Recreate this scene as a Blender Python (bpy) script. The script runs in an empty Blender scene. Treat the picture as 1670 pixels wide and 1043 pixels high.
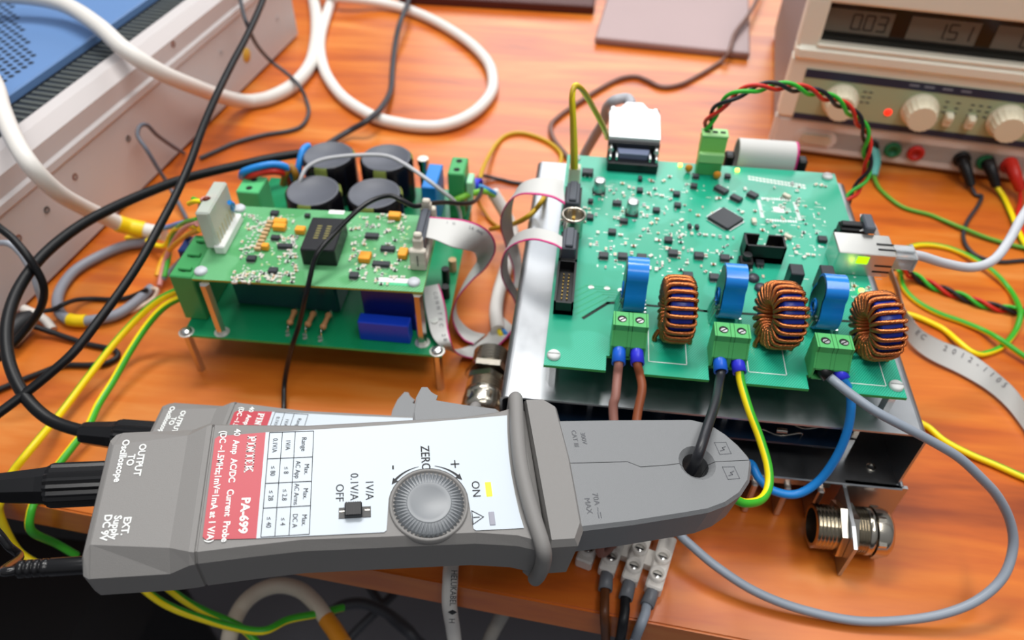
import bpy, math, random
from mathutils import Vector, Matrix
sc = bpy.context.scene
sc.unit_settings.system = 'METRIC'
sc.unit_settings.scale_length = 0.69          # one scene unit is 0.69 m
random.seed(7)
# ---------------------------------------------------------------- camera
YAW, PITCH, ROLL, F = math.radians(-5.8819), math.radians(44.6984), math.radians(.8725), 1258.0
HC = .492                                      # camera height over the desk top (z = 0)
cyw, syw, cp, sp = math.cos(YAW), math.sin(YAW), math.cos(PITCH), math.sin(PITCH)
FW = Vector((syw*cp, cyw*cp, -sp)); R0 = Vector((cyw, -syw, 0)); U0 = R0.cross(FW)
RT = math.cos(ROLL)*R0 + math.sin(ROLL)*U0; UP = -math.sin(ROLL)*R0 + math.cos(ROLL)*U0
cam = bpy.data.cameras.new('camera'); camo = bpy.data.objects.new('camera', cam)
sc.collection.objects.link(camo); sc.camera = camo
camo.matrix_world = Matrix(((RT.x, UP.x, -FW.x, 0), (RT.y, UP.y, -FW.y, 0), (RT.z, UP.z, -FW.z, HC), (0, 0, 0, 1)))
cam.sensor_width = 36; cam.lens = F/1670*36; cam.clip_start = .01; cam.clip_end = 50
cam.dof.use_dof = True; cam.dof.focus_distance = .415; cam.dof.aperture_fstop = 7.0
# ---------------------------------------------------------------- world, lamps, exposure
wd = bpy.data.worlds.new('room'); sc.world = wd; wd.use_nodes = True
nt = wd.node_tree; nt.nodes.clear()
wo = nt.nodes.new('ShaderNodeOutputWorld'); wb = nt.nodes.new('ShaderNodeBackground')
tc = nt.nodes.new('ShaderNodeTexCoord'); sx = nt.nodes.new('ShaderNodeSeparateXYZ'); cr = nt.nodes.new('ShaderNodeValToRGB')
mp = nt.nodes.new('ShaderNodeMapRange'); mp.inputs[1].default_value = -1; mp.inputs[2].default_value = 1
nt.links.new(tc.outputs['Generated'], sx.inputs[0]); nt.links.new(sx.outputs['Z'], mp.inputs[0])
nt.links.new(mp.outputs[0], cr.inputs[0]); nt.links.new(cr.outputs[0], wb.inputs[0]); nt.links.new(wb.outputs[0], wo.inputs[0])
cr.color_ramp.elements[0].position = 0; cr.color_ramp.elements[0].color = (.02, .02, .022, 1)
cr.color_ramp.elements[1].position = 1; cr.color_ramp.elements[1].color = (.62, .66, .72, 1)
e = cr.color_ramp.elements.new(.47); e.color = (.06, .06, .065, 1)
e = cr.color_ramp.elements.new(.56); e.color = (.42, .42, .43, 1)
wb.inputs[1].default_value = .52
def area(name, loc, target, sx_, sy_, power, col=(1, 1, 1)):
    l = bpy.data.lights.new(name, 'AREA'); l.shape = 'RECTANGLE'; l.size = sx_; l.size_y = sy_; l.energy = power; l.color = col
    o = bpy.data.objects.new(name, l); sc.collection.objects.link(o); o.location = loc
    o.rotation_euler = (Vector(target)-Vector(loc)).to_track_quat('-Z', 'Y').to_euler(); return o
area('front_fill', (-.35, 1.25, 2.3), (0, .5, 0), 1.3, .4, 50, (1, .98, .95))
area('front_fill', (.9, .3, 2.6), (.1, .4, 0), 2.4, .5, 34, (1, .98, .95))
area('window_light', (.3, 4.0, 1.9), (.1, .5, 0), 2.6, 1.7, 56, (.95, .97, 1))
area('front_fill', (.2, -.7, 2.5), (.2, .7, .1), 1.6, .4, 13, (1, .98, .95))  # added fill behind the camera, brightens the power supply front and other front faces
sc.view_settings.view_transform = 'Standard'; sc.view_settings.look = 'None'
sc.view_settings.gamma = 1; sc.view_settings.use_curve_mapping = False; sc.view_settings.exposure = -0.14
# ---------------------------------------------------------------- measuring helpers
def ray(x, y): return RT*(x-835)/F - UP*(y-521.5)/F + FW
def P(x, y, z=0.):
    d = ray(x, y); return Vector((0, 0, HC)) + d*((z-HC)/d.z)
def onp(x, y, o, n):
    d = ray(x, y); c = Vector((0, 0, HC)); return c + d*((o-c).dot(n)/d.dot(n))
def PP(l): return [P(*q) if len(q) == 3 else P(*q, 0) for q in l]
# ---------------------------------------------------------------- materials
def lin(h):
    h = h.lstrip('#'); o = []
    for i in (0, 2, 4):
        c = int(h[i:i+2], 16)/255; o.append(c/12.92 if c <= .04045 else ((c+.055)/1.055)**2.4)
    return (*o, 1)
MATS = {}
def mat(name, col, rough=.5, metal=0, spec=.5, coat=0, trans=0, emit=None, es=0, bump=0, bscale=800, var=0, vscale=60, alpha=1, ior=1.45, sss=0):
    if name in MATS: return MATS[name]
    m = bpy.data.materials.new(name); m.use_nodes = True; t = m.node_tree; b = t.nodes['Principled BSDF']
    b.inputs['Base Color'].default_value = lin(col); b.inputs['Roughness'].default_value = rough; b.inputs['Metallic'].default_value = metal
    b.inputs['Specular IOR Level'].default_value = spec; b.inputs['Coat Weight'].default_value = coat; b.inputs['Coat Roughness'].default_value = .12
    b.inputs['Transmission Weight'].default_value = trans; b.inputs['IOR'].default_value = ior; b.inputs['Alpha'].default_value = alpha
    if emit: b.inputs['Emission Color'].default_value = lin(emit); b.inputs['Emission Strength'].default_value = es
    if bump or var:
        tcn = t.nodes.new('ShaderNodeTexCoord')
    if bump:
        n = t.nodes.new('ShaderNodeTexNoise'); n.inputs['Scale'].default_value = bscale; n.inputs['Detail'].default_value = 2
        bp = t.nodes.new('ShaderNodeBump'); bp.inputs['Strength'].default_value = bump; bp.inputs['Distance'].default_value = .0008
        t.links.new(tcn.outputs['Object'], n.inputs['Vector']); t.links.new(n.outputs[0], bp.inputs['Height']); t.links.new(bp.outputs[0], b.inputs['Normal'])
    if var:
        n = t.nodes.new('ShaderNodeTexNoise'); n.inputs['Scale'].default_value = vscale; n.inputs['Detail'].default_value = 4
        mx = t.nodes.new('ShaderNodeMixRGB'); c = lin(col); mx.inputs[1].default_value = tuple(max(0, k*(1-var)) for k in c[:3])+(1,)
        mx.inputs[2].default_value = tuple(min(1, k*(1+var)) for k in c[:3])+(1,)
        t.links.new(tcn.outputs['Object'], n.inputs['Vector']); t.links.new(n.outputs[0], mx.inputs[0]); t.links.new(mx.outputs[0], b.inputs['Base Color'])
    MATS[name] = m; return m
def wood():
    m = bpy.data.materials.new('desk_wood'); m.use_nodes = True; t = m.node_tree; b = t.nodes['Principled BSDF']
    tcn = t.nodes.new('ShaderNodeTexCoord'); mpn = t.nodes.new('ShaderNodeMapping'); mpn.inputs['Scale'].default_value = (1.3, 9, 9)
    mpn.inputs['Rotation'].default_value = (0, 0, math.radians(4))
    n1 = t.nodes.new('ShaderNodeTexNoise'); n1.inputs['Scale'].default_value = 2.2; n1.inputs['Detail'].default_value = 7; n1.inputs['Distortion'].default_value = .7
    n2 = t.nodes.new('ShaderNodeTexNoise'); n2.inputs['Scale'].default_value = 9; n2.inputs['Detail'].default_value = 6
    mx = t.nodes.new('ShaderNodeMath'); mx.operation = 'MULTIPLY_ADD'; mx.inputs[1].default_value = .35
    r = t.nodes.new('ShaderNodeValToRGB'); el = r.color_ramp.elements
    el[0].position = .40; el[0].color = lin('#8e3e14'); el[1].position = .93; el[1].color = lin('#dc8e44')
    k = el.new(.58); k.color = lin('#bf5c1a'); k = el.new(.72); k.color = lin('#d07020')
    t.links.new(tcn.outputs['Object'], mpn.inputs[0]); t.links.new(mpn.outputs[0], n1.inputs['Vector']); t.links.new(mpn.outputs[0], n2.inputs['Vector'])
    t.links.new(n2.outputs[0], mx.inputs[0]); t.links.new(n1.outputs[0], mx.inputs[2]); t.links.new(mx.outputs[0], r.inputs[0])
    t.links.new(r.outputs[0], b.inputs['Base Color']); b.inputs['Roughness'].default_value = .34; b.inputs['Specular IOR Level'].default_value = .45; b.inputs['Coat Weight'].default_value = .35; b.inputs['Coat Roughness'].default_value = .3
    return m
def pcb(name, c1, c2, scale=240, rough=.28):
    m = bpy.data.materials.new(name); m.use_nodes = True; t = m.node_tree; b = t.nodes['Principled BSDF']
    tcn = t.nodes.new('ShaderNodeTexCoord'); v = t.nodes.new('ShaderNodeTexNoise'); v.inputs['Scale'].default_value = 28; v.inputs['Detail'].default_value = 1
    mpn = t.nodes.new('ShaderNodeMapping'); mpn.inputs['Rotation'].default_value = (0, 0, math.radians(38))
    w = t.nodes.new('ShaderNodeTexWave'); w.inputs['Scale'].default_value = scale; w.inputs['Distortion'].default_value = 0
    r = t.nodes.new('ShaderNodeValToRGB'); r.color_ramp.elements[0].position = .62; r.color_ramp.elements[1].position = .72
    g = t.nodes.new('ShaderNodeValToRGB'); g.color_ramp.elements[0].position = .46; g.color_ramp.elements[1].position = .5
    mu = t.nodes.new('ShaderNodeMath'); mu.operation = 'MULTIPLY'; mx = t.nodes.new('ShaderNodeMixRGB')
    mx.inputs[1].default_value = lin(c1); mx.inputs[2].default_value = lin(c2)
    L = t.links; L.new(tcn.outputs['Object'], mpn.inputs[0]); L.new(mpn.outputs[0], w.inputs['Vector']); L.new(tcn.outputs['Object'], v.inputs['Vector'])
    L.new(w.outputs['Fac'], r.inputs[0]); L.new(v.outputs[0], g.inputs[0]); L.new(r.outputs[0], mu.inputs[0]); L.new(g.outputs[0], mu.inputs[1])
    L.new(mu.outputs[0], mx.inputs[0]); L.new(mx.outputs[0], b.inputs['Base Color']); b.inputs['Roughness'].default_value = rough
    b.inputs['Specular IOR Level'].default_value = .7; return m
def metal(name, col, rough, aniso=0, bump=0, streak=False):
    m = mat(name, col, rough, 1, bump=bump, bscale=300)
    if streak:
        t = m.node_tree; b = t.nodes['Principled BSDF']; tcn = t.nodes.new('ShaderNodeTexCoord'); n = t.nodes.new('ShaderNodeTexNoise')
        n.inputs['Scale'].default_value = 26; n.inputs['Detail'].default_value = 8; n.inputs['Roughness'].default_value = .7
        mr = t.nodes.new('ShaderNodeMapRange'); mr.inputs[3].default_value = rough-.1; mr.inputs[4].default_value = rough+.2
        t.links.new(tcn.outputs['Object'], n.inputs['Vector']); t.links.new(n.outputs[0], mr.inputs[0]); t.links.new(mr.outputs[0], b.inputs['Roughness'])
    return m
BLACK = mat('black_plastic', '#0e0f11', .42); BLK2 = mat('black_rubber', '#15161a', .5); GREY = mat('chip_grey', '#2e3136', .45)
WHITE = mat('white_print', '#eef1ee', .6); SILV = metal('tinned_metal', '#e6e6e4', .25); NICK = metal('nickel', '#c9c2b4', .2)
ALU = metal('sheet_aluminium', '#b4b7ba', .3, streak=True); BRASS = metal('gold_pin', '#d9b45c', .3)
TERM = mat('green_terminal_plastic', '#4fae62', .42, spec=.4); TERML = mat('pale_green_plastic', '#9fd98c', .45)
BLUE = mat('glossy_blue', '#1180dc', .25, coat=.4); BLUED = mat('deep_blue', '#12309a', .35); NYL = mat('nylon_white', '#d9dcda', .45)
GRN = mat('insulation_green', '#3fae2c', .38); YEL = mat('insulation_yellow', '#ffe414', .38); WCAB = mat('white_cable_jacket', '#dedad4', .45)
GCAB = mat('grey_cable_jacket', '#8f98a4', .4); BRN = mat('insulation_brown', '#8a4a2c', .45); BLUW = mat('insulation_blue', '#1f86d8', .38)
RED = mat('insulation_red', '#d22a1c', .4); DGREY = mat('dark_grey_cable', '#3a3c42', .45); RIB = mat('ribbon_grey', '#c9c9c6', .5); MAG = mat('ribbon_stripe', '#c62a78', .5)
PINK = mat('insulation_pink', '#e29a94', .5); ORG = mat('orange_ceramic', '#e8952a', .45); TAN = mat('tan_ceramic', '#c9a578', .5)
COPPER = metal('enamelled_copper', '#d0804c', .28); SLOT = mat('dark_slot', '#0a2018', .7); INK = mat('black_ink', '#14161a', .6)
# ---------------------------------------------------------------- mesh building
I4 = Matrix.Identity(4)
def fr(o, x, y):
    x = Vector(x).normalized(); y = Vector(y); z = x.cross(y).normalized(); y = z.cross(x); o = Vector(o)
    return Matrix(((x.x, y.x, z.x, o.x), (x.y, y.y, z.y, o.y), (x.z, y.z, z.z, o.z), (0, 0, 0, 1)))
def T(x, y=0, z=0): return Matrix.Translation((x, y, z))
def RZ(a): return Matrix.Rotation(math.radians(a), 4, 'Z')
def RX(a): return Matrix.Rotation(math.radians(a), 4, 'X')
def RY(a): return Matrix.Rotation(math.radians(a), 4, 'Y')
WM = {}
FONTS = {}
class MB:
    def __init__(s): s.v = []; s.f = []
    def add(s, vs, fs, m=0, sm=False, M=None):
        k = len(s.v); s.v += [(M @ Vector(q)) if M else Vector(q) for q in vs]
        s.f += [(tuple(i+k for i in f), m if not callable(m) else m(j), sm) for j, f in enumerate(fs)]; return s
    def box(s, c, d, m=0, M=None, b=0):
        x, y, z = (k/2 for k in d); M2 = (M or I4) @ Matrix.Translation(c)
        if b <= 0:
            vs = [(i*x, j*y, k*z) for k in (-1, 1) for j in (-1, 1) for i in (-1, 1)]
            return s.add(vs, [(0, 2, 3, 1), (4, 5, 7, 6), (0, 1, 5, 4), (2, 6, 7, 3), (0, 4, 6, 2), (1, 3, 7, 5)], m, False, M2)
        b = min(b, x*.95, y*.95, z*.95); vs = []; ix = {}
        for i in (-1, 1):
            for j in (-1, 1):
                for k in (-1, 1):
                    ix[i, j, k] = len(vs); vs += [(i*x, j*(y-b), k*(z-b)), (i*(x-b), j*y, k*(z-b)), (i*(x-b), j*(y-b), k*z)]
        fs = []
        def q(a, flip): fs.append(tuple(a[::-1]) if flip else tuple(a))
        for i in (-1, 1):
            q([ix[i, -1, -1], ix[i, 1, -1], ix[i, 1, 1], ix[i, -1, 1]], i < 0)
            q([ix[-1, i, -1]+1, ix[-1, i, 1]+1, ix[1, i, 1]+1, ix[1, i, -1]+1], i < 0)
            q([ix[-1, -1, i]+2, ix[1, -1, i]+2, ix[1, 1, i]+2, ix[-1, 1, i]+2], i < 0)
        for i in (-1, 1):
            for j in (-1, 1):
                q([ix[i, j, -1], ix[i, j, -1]+1, ix[i, j, 1]+1, ix[i, j, 1]], i*j < 0)
                q([ix[i, -1, j], ix[i, 1, j], ix[i, 1, j]+2, ix[i, -1, j]+2], i*j < 0)
                q([ix[-1, i, j]+1, ix[-1, i, j]+2, ix[1, i, j]+2, ix[1, i, j]+1], i*j < 0)
                for k in (-1, 1): q([ix[i, j, k], ix[i, j, k]+1, ix[i, j, k]+2], i*j*k < 0)
        return s.add(vs, fs, m, False, M2)
    def lathe(s, prof, M=None, n=24, m=0, sm=True, a0=0, a1=360, poly=False):
        full = a1-a0 >= 360; N = n if full else n+1; vs = []; fs = []
        for r, z in prof:
            for i in range(N):
                a = math.radians(a0+(a1-a0)*i/n); vs.append((r*math.cos(a), r*math.sin(a), z))
        for j in range(len(prof)-1):
            for i in range(n):
                k = (i+1) % N; fs.append((j*N+i, j*N+k, (j+1)*N+k, (j+1)*N+i))
        mm = (lambda q: m[q//n]) if isinstance(m, (list, tuple)) else m
        return s.add(vs, fs, mm, sm, M)
    def cyl(s, r, h, M=None, n=20, m=0, r2=None, sm=True):
        r2 = r if r2 is None else r2; s.lathe([(r, 0), (r2, h)], M, n, m, sm)
        for z, rr, fl in ((0, r, 1), (h, r2, 0)):
            vs = [(rr*math.cos(2*math.pi*i/n), rr*math.sin(2*math.pi*i/n), z) for i in range(n)]
            s.add(vs, [tuple(range(n))[::-1] if fl else tuple(range(n))], m, False, M)
        return s
    def prism(s, poly, z0, z1, M=None, m=0, sm=False, side=None):
        n = len(poly); a = sum(poly[i][0]*poly[(i+1) % n][1]-poly[(i+1) % n][0]*poly[i][1] for i in range(n))
        if a < 0: poly = poly[::-1]
        vs = [(x, y, z0) for x, y in poly]+[(x, y, z1) for x, y in poly]
        s.add(vs, [tuple(range(n))[::-1], tuple(range(n, 2*n))], m, False, M)
        return s.add(vs, [(i, (i+1) % n, n+(i+1) % n, n+i) for i in range(n)], m if side is None else side, sm, M)
    def tube(s, pts, r, n=10, m=0, cap=True, M=None, twist=0, a0=0):
        pts = [Vector(p) for p in pts]; N = len(pts); t0 = (pts[1]-pts[0]).normalized()
        u = t0.orthogonal().normalized() if abs(t0.z) > .95 else t0.cross(Vector((0, 0, 1))).normalized()
        vs = []; 
        for i, p in enumerate(pts):
            t = (pts[min(i+1, N-1)]-pts[max(i-1, 0)]).normalized()
            u = (u-t*u.dot(t)).normalized(); w = t.cross(u); rr = r(i/(N-1)) if callable(r) else r
            for k in range(n):
                a = 2*math.pi*k/n+a0+twist*i/(N-1); vs.append(p+(u*math.cos(a)+w*math.sin(a))*rr)
        fs = []; 
        for i in range(N-1):
            for k in range(n): fs.append((i*n+k, i*n+(k+1) % n, (i+1)*n+(k+1) % n, (i+1)*n+k))
        mm = (lambda q: m(q % n, (q//n)/(N-1))) if callable(m) else m
        s.add(vs, fs, mm, True, M)
        if cap:
            c = m(0, 0) if callable(m) else m
            s.add(vs[:n], [tuple(range(n))[::-1]], c, False, M); s.add(vs[-n:], [tuple(range(n))], c, False, M)
        return s
    def text(s, txt, h, M, m=0, align='CENTER', bold=0, sx=1):
        """flat lettering, cap height about h, in the xy plane of M"""
        c = bpy.data.curves.new('t', 'FONT'); c.body = txt; c.size = h*1.38; c.align_x = align; c.align_y = 'CENTER'; c.offset = bold*h; c.resolution_u = 3
        o = bpy.data.objects.new('t', c); sc.collection.objects.link(o)
        me = bpy.data.meshes.new_from_object(o)
        s.add([(v.co.x*sx, v.co.y, 0) for v in me.vertices], [tuple(p.vertices) for p in me.polygons], m, False, M)
        bpy.data.objects.remove(o); bpy.data.curves.remove(c); bpy.data.meshes.remove(me); return s
    def build(s, name, mats, parent=None, world=False, smooth_angle=None):
        me = bpy.data.meshes.new(name); vs = s.v
        if world and parent is not None: iv = WM[parent].inverted(); vs = [iv @ v for v in vs]
        org = None
        if parent is None:
            xs = [v.x for v in vs]; ys = [v.y for v in vs]; zs = [v.z for v in vs]
            org = Vector(((min(xs)+max(xs))/2, (min(ys)+max(ys))/2, min(zs))); vs = [v-org for v in vs]
        me.from_pydata([tuple(v) for v in vs], [], [f[0] for f in s.f])
        if not isinstance(mats, (list, tuple)): mats = [mats]
        for q in mats: me.materials.append(q)
        me.polygons.foreach_set('material_index', [f[1] for f in s.f]); me.polygons.foreach_set('use_smooth', [f[2] for f in s.f])
        me.update(); o = bpy.data.objects.new(name, me); sc.collection.objects.link(o)
        if parent is not None: o.parent = parent; WM[o] = WM[parent]
        else: o.location = org; WM[o] = Matrix.Translation(org)
        return o
def tag(o, label=None, cat=None, group=None, kind=None):
    if label: o['label'] = label
    if cat: o['category'] = cat
    if group: o['group'] = group
    if kind: o['kind'] = kind
    return o
def thing(name, label, cat, M, group=None):
    o = bpy.data.objects.new(name, None); sc.collection.objects.link(o); o.empty_display_size = .02
    if not isinstance(M, Matrix): M = Matrix.Translation(M)
    o.matrix_world = M; WM[o] = M; return tag(o, label, cat, group)
def copy_tree(o, parent=None, M=None):
    c = o.copy(); sc.collection.objects.link(c); c.parent = parent
    if M is not None: c.matrix_world = M; WM[c] = M
    for ch in [k for k in sc.collection.objects if k.parent == o]: copy_tree(ch, c)
    return c
def smooth(pts, k=8):
    pts = [Vector(p) for p in pts]; q = [pts[0]*2-pts[1]]+pts+[pts[-1]*2-pts[-2]]; out = []
    for i in range(1, len(q)-2):
        a, b, c, d = q[i-1], q[i], q[i+1], q[i+2]
        for j in range(k):
            t = j/k; out.append(.5*((2*b)+(c-a)*t+(2*a-5*b+4*c-d)*t*t+(3*b-a-3*c+d)*t**3))
    return out+[pts[-1]]
def cable(name, label, cat, pts, r, mats, n=10, k=8, parent=None, green=None, tw=0, a0=0, group=None):
    """green = share of the circumference in the second material"""
    rr0 = r if not callable(r) else r(0)
    m = MB(); pp = [Vector((p.x, p.y, max(p.z, rr0+.0002))) if p.z > -.0005 and p.y > .28 else p for p in smooth(pts, k)]
    if green: N = 14; m.tube(pp, r, N, lambda q, t: 1 if q < green*N else 0, twist=tw, a0=a0)
    else: m.tube(pp, r, n)
    o = m.build(name, mats, parent, world=parent is not None)
    if parent is None: tag(o, label, cat, group)
    return o
# ---------------------------------------------------------------- the setting
eA, eB = Vector((-.3797, .2694-.006, 0)), Vector((.1244, .2232, 0))
ed = (eB-eA).normalized(); en = Vector((-ed.y, ed.x, 0))
m = MB(); W0 = eA-ed*1.2; W1 = eB+ed*1.6
m.prism([tuple(p.xy) for p in (W0, W1, W1+en*2.2, W0+en*2.2)], -.031, -.0012)
m.prism([tuple(p.xy) for p in (W0+en*.0015, W1+en*.0015, W1+en*2.2, W0+en*2.2)], -.0012, 0)
WOOD = wood()
tag(m.build('desk', [WOOD]), 'orange cherry wood desk top with a straight front edge', 'desk')
m = MB(); m.box((0, 1.2, -1.02), (7, 7, .04))
tag(m.build('floor', [mat('floor_grey', '#75787f', .7, var=.15, vscale=3)]), kind='structure')
m = MB(); m.box((0, 4.75, .8), (7, .1, 3.6)); tag(m.build('wall_back', [mat('wall_paint', '#c9c7c2', .8)]), kind='structure')
# ---------------------------------------------------------------- metal enclosure under the main board
BX0, BX1, BY0, BY1, BZT, BZF = -.0408, .2350, .3250, .6050, .0975, .0430
enc = thing('metal_enclosure', 'open-fronted bare aluminium box carrying the large green circuit board', 'enclosure', ((BX0+BX1)/2, .45, 0))
def ushape(x0, x1, z0, z1, t, r, openside):
    """outline of a folded sheet seen from the front"""
    out = []; inn = []
    def arc(cx, cz, rr, a, b): return [(cx+rr*math.cos(math.radians(a+(b-a)*i/5)), cz+rr*math.sin(math.radians(a+(b-a)*i/5))) for i in range(6)]
    out = [(x0, z0)]+arc(x0+r, z1-r, r, 180, 90)+arc(x1-r, z1-r, r, 90, 0)+[(x1, z0)]
    inn = [(x1-t, z0)]+arc(x1-r, z1-r, r-t, 0, 90)+arc(x0+r, z1-r, r-t, 90, 180)+[(x0+t, z0)]
    return out+inn
MF = fr((0, 0, 0), (1, 0, 0), (0, 0, 1))    # local x -> X, y -> Z, z -> -Y
m = MB(); m.prism(ushape(BX0, BX1, BZF, BZT, .0016, .005, 'b'), -BY1, -BY0, MF)
m.build('cover', [ALU], enc, True)
m = MB(); m.box(((BX0+BX1)/2, (BY0+BY1)/2-.002, BZF-.0012), (BX1-BX0+.004, BY1-BY0+.004, .0024), b=.0008)
# turned-up lip round the right end and front apron sheet
m.tube([(BX1+.001, BY0+.03, BZF), (BX1+.001, BY0-.002, BZF)], .0016, 8)
m.prism([(.1985, .004), (.2402, .004), (.2402, BZF), (.1985, BZF)], -(BY0-.0005), -(BY0-.0030), MF)
m.build('base_plate', [ALU], enc, True)
m = MB(); m.box(((BX0+.19)/2, .45, .038), (.19-BX0, .255, .0075))
x = BX0+.004
xs = [.1845-.0226*i for i in range(11) if .1845-.0226*i > BX0]
for x in xs: m.box((x, .447, .0175), (.0046, .258, .035), b=.0010)
m.build('heatsink', [metal('cast_aluminium', '#cfc8c2', .34)], enc, True)
m = MB(); m.box((.078, .45, .0665), (.23, .235, .0018)); 
m.build('inner_board', [mat('dark_solder_mask', '#10243a', .35)], enc, True)
for i, (px, py, w) in enumerate(((1330, 716, .02), (1390, 712, .02), (1322, 705, .02))):
    p = Vector((.150+.018*i, .338+.008*(i % 2), .0675)); mm = MB()
    mm.tube(smooth([p+Vector((-.014, 0, 0)), p+Vector((-.013, 0, .005)), p, p+Vector((.013, 0, .005)), p+Vector((.014, 0, 0))], 4), .0006, 6)
    mm.cyl(.0017, .007, fr(p+Vector((-.0035, 0, .0055)), (0, 1, 0), (0, 0, 1)), 10, 0)
    if i < 2: mm.build('diode', [NICK], enc, True)
for (x, y) in ((.2000, .345), (.02, .345), (.112, .345)):
    mm = MB(); mm.cyl(.0036, .0225, T(x, y, .043), 6, sm=False); mm.cyl(.0036, .028, T(x, y, .0677), 6, sm=False); mm.build('spacer', [SILV], enc, True)
for x in (.004, .07, .125):
    mm = MB(); mm.cyl(.006, .02, T(x, .352, .0677), 16); mm.cyl(.0045, .004, T(x, .352, .0877), 16); mm.build('stud', [SILV], enc, True)
mm = MB(); mm.lathe([(.0022, .0006), (.0034, .0006), (.0034, 0), (.0022, -.002), (.0022, .0006)], T(.2185, .337, .0433), 14); mm.build('screw_hole', [NICK], enc, True)
# ---------------------------------------------------------------- main circuit board
BZ = .122
W_, E_, S_, N_ = -.0135, .2139, .3337, .5816; NR = .3467
brd = thing('circuit_board', 'large green circuit board with three copper coils on the aluminium box', 'circuit board', (.1, .46, .1))
PCB = pcb('green_solder_mask', '#0f9a78', '#38b496'); PE = mat('board_edge', '#3fa550', .5); PEDGE = PE
m = MB()
ol = [(W_, S_), (.0265, S_), (.0265, NR), (.0495, NR), (.0495, S_), (.0920, S_), (.0920, NR-.0008), (.1125, NR-.0008), (.1125, S_), (.1540, S_), (.1540, NR-.001), (.1785, NR-.001), (.1785, S_), (E_, S_), (E_, N_), (W_, N_)]
# split so every face is simple
xs_ = [W_, .0265, .0495, .0920, .1125, .1540, .1785, E_]; low = [S_, NR, S_, NR, S_, NR, S_]
m.prism([(a, b) for a, b in ol], BZ-.0022, BZ, None, 0, side=1)
def flat(mb, pts, z, mi):
    mb.add([(p[0], p[1], z) for p in pts], [tuple(range(len(pts)))], mi)
def rect(mb, x, y, w, h, z, mi, a=0):
    c, s_ = math.cos(math.radians(a)), math.sin(math.radians(a))
    flat(mb, [(x+c*i*w/2-s_*j*h/2, y+s_*i*w/2+c*j*h/2) for i, j in ((-1, -1), (1, -1), (1, 1), (-1, 1))], z, mi)
def line(mb, pts, w, z, mi):
    for a, b in zip(pts, pts[1:]):
        a = Vector(a[:2]); b = Vector(b[:2]); d = (b-a).normalized(); q = Vector((-d.y, d.x))*w/2; a2 = a-d*w/2; b2 = b+d*w/2
        flat(mb, [a2-q, b2-q, b2+q, a2+q], z, mi)
SZ = BZ+.00012
Q = lambda x, y: P(x, y, BZ)
line(m, [Q(952, 518), Q(991, 494), Q(1020, 493)], .0024, SZ, 3); line(m, [Q(1040, 496), Q(1150, 507), Q(1240, 513), Q(1330, 521), Q(1450, 527)], .0022, SZ, 3)
for a, b, c_, d in ((1058, 589, 1120, 595), (1221, 606, 1283, 612), (1384, 624, 1446, 632)):
    p, q = Q(a, b), Q(c_, d); yy = p.y+.034
    line(m, [(p.x, yy), (p.x, p.y), (q.x, p.y), (q.x, yy)], .0005, SZ, 2)
for k in range(6):
    a = Q(903+k*9, 492+k*5); line(m, [(a.x, a.y), (a.x+.022, a.y+.020), (a.x+.040, a.y+.020)], .0006, SZ, 4)
p = Q(1270, 342); 
for a in (0, 90, 180, 270):
    M = Matrix.Translation(p) @ RZ(a+2)
    for i in range(12):
        c = M @ Vector((-.011+i*.002, .0145, 0)); rect(m, c.x, c.y, .0013 if a % 180 == 0 else .003, .003 if a % 180 == 0 else .0013, SZ, 2)
rect(m, p.x, p.y, .0085, .0075, SZ, 5)
for i in range(16):
    for j in range(2):
        c = Q(1222+i*5.9, 288+i*.95); m.lathe([(.0004, 0), (.0014, 0)], T(c.x, c.y-j*.0037, SZ), 8, 5, False)
SILK = []
rs = random.Random(4)
regs = ((1235, 320, 1345, 420, 170), (960, 300, 1130, 400, 120), (970, 400, 1200, 450, 70), (1290, 450, 1440, 480, 26), (1120, 300, 1200, 330, 24))
for x0, y0, x1, y1, n in regs:
    for _ in range(n//2):
        c = Q(rs.uniform(x0, x1), rs.uniform(y0, y1)); w, h = rs.choice(((.0014, .0011), (.0032, .0004), (.004, .0007), (.0009, .0026)))
        rect(m, c.x, c.y, w, h, SZ, rs.choice((2, 5, 5)))
for px, py in ((964, 468), (990, 470), (1012, 473), (1036, 475)):
    c = Q(px, py); m.lathe([(0, 0), (.0021, 0)], T(c.x, c.y, SZ), 12, 5, False)
m.text('C171', .0028, Matrix.Translation(Q(1386, 462)+Vector((0, 0, .0002))), 2); m.text('PLUS  RESET', .0028, Matrix.Translation(Q(1399, 472)+Vector((0, 0, .0002))), 2)
m.text('PLUS  VCC', .0028, Matrix.Translation(Q(1385, 484)+Vector((0, 0, .0002))), 2)
sub = m.build('board', [PCB, PE, WHITE, SLOT, mat('copper_track', '#2f9e6c', .3), mat('bare_pad', '#dfe3da', .35, .6)], brd, True)
# nylon screws, standoffs
for i, (px, py) in enumerate(((903, 580), (1461, 630), (1349, 289), (938, 259))):
    c = Q(px, py); mm = MB(); mm.lathe([(.0001, .0028), (.0036, .0026), (.0044, .0014), (.0044, 0)], T(c.x, c.y, BZ), 20)
    mm.box((c.x, c.y, BZ+.0029), (.0075, .0007, .0003), 1, M=None)
    mm.build('nylon_screw', [NYL, mat('screw_slot', '#9a9c9a', .6)], brd, True)
    mm = MB(); mm.cyl(.0042, BZ-.0022-BZT, T(c.x, c.y, BZT), 6, sm=False); mm.build('standoff', [SILV], brd, True)
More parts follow.
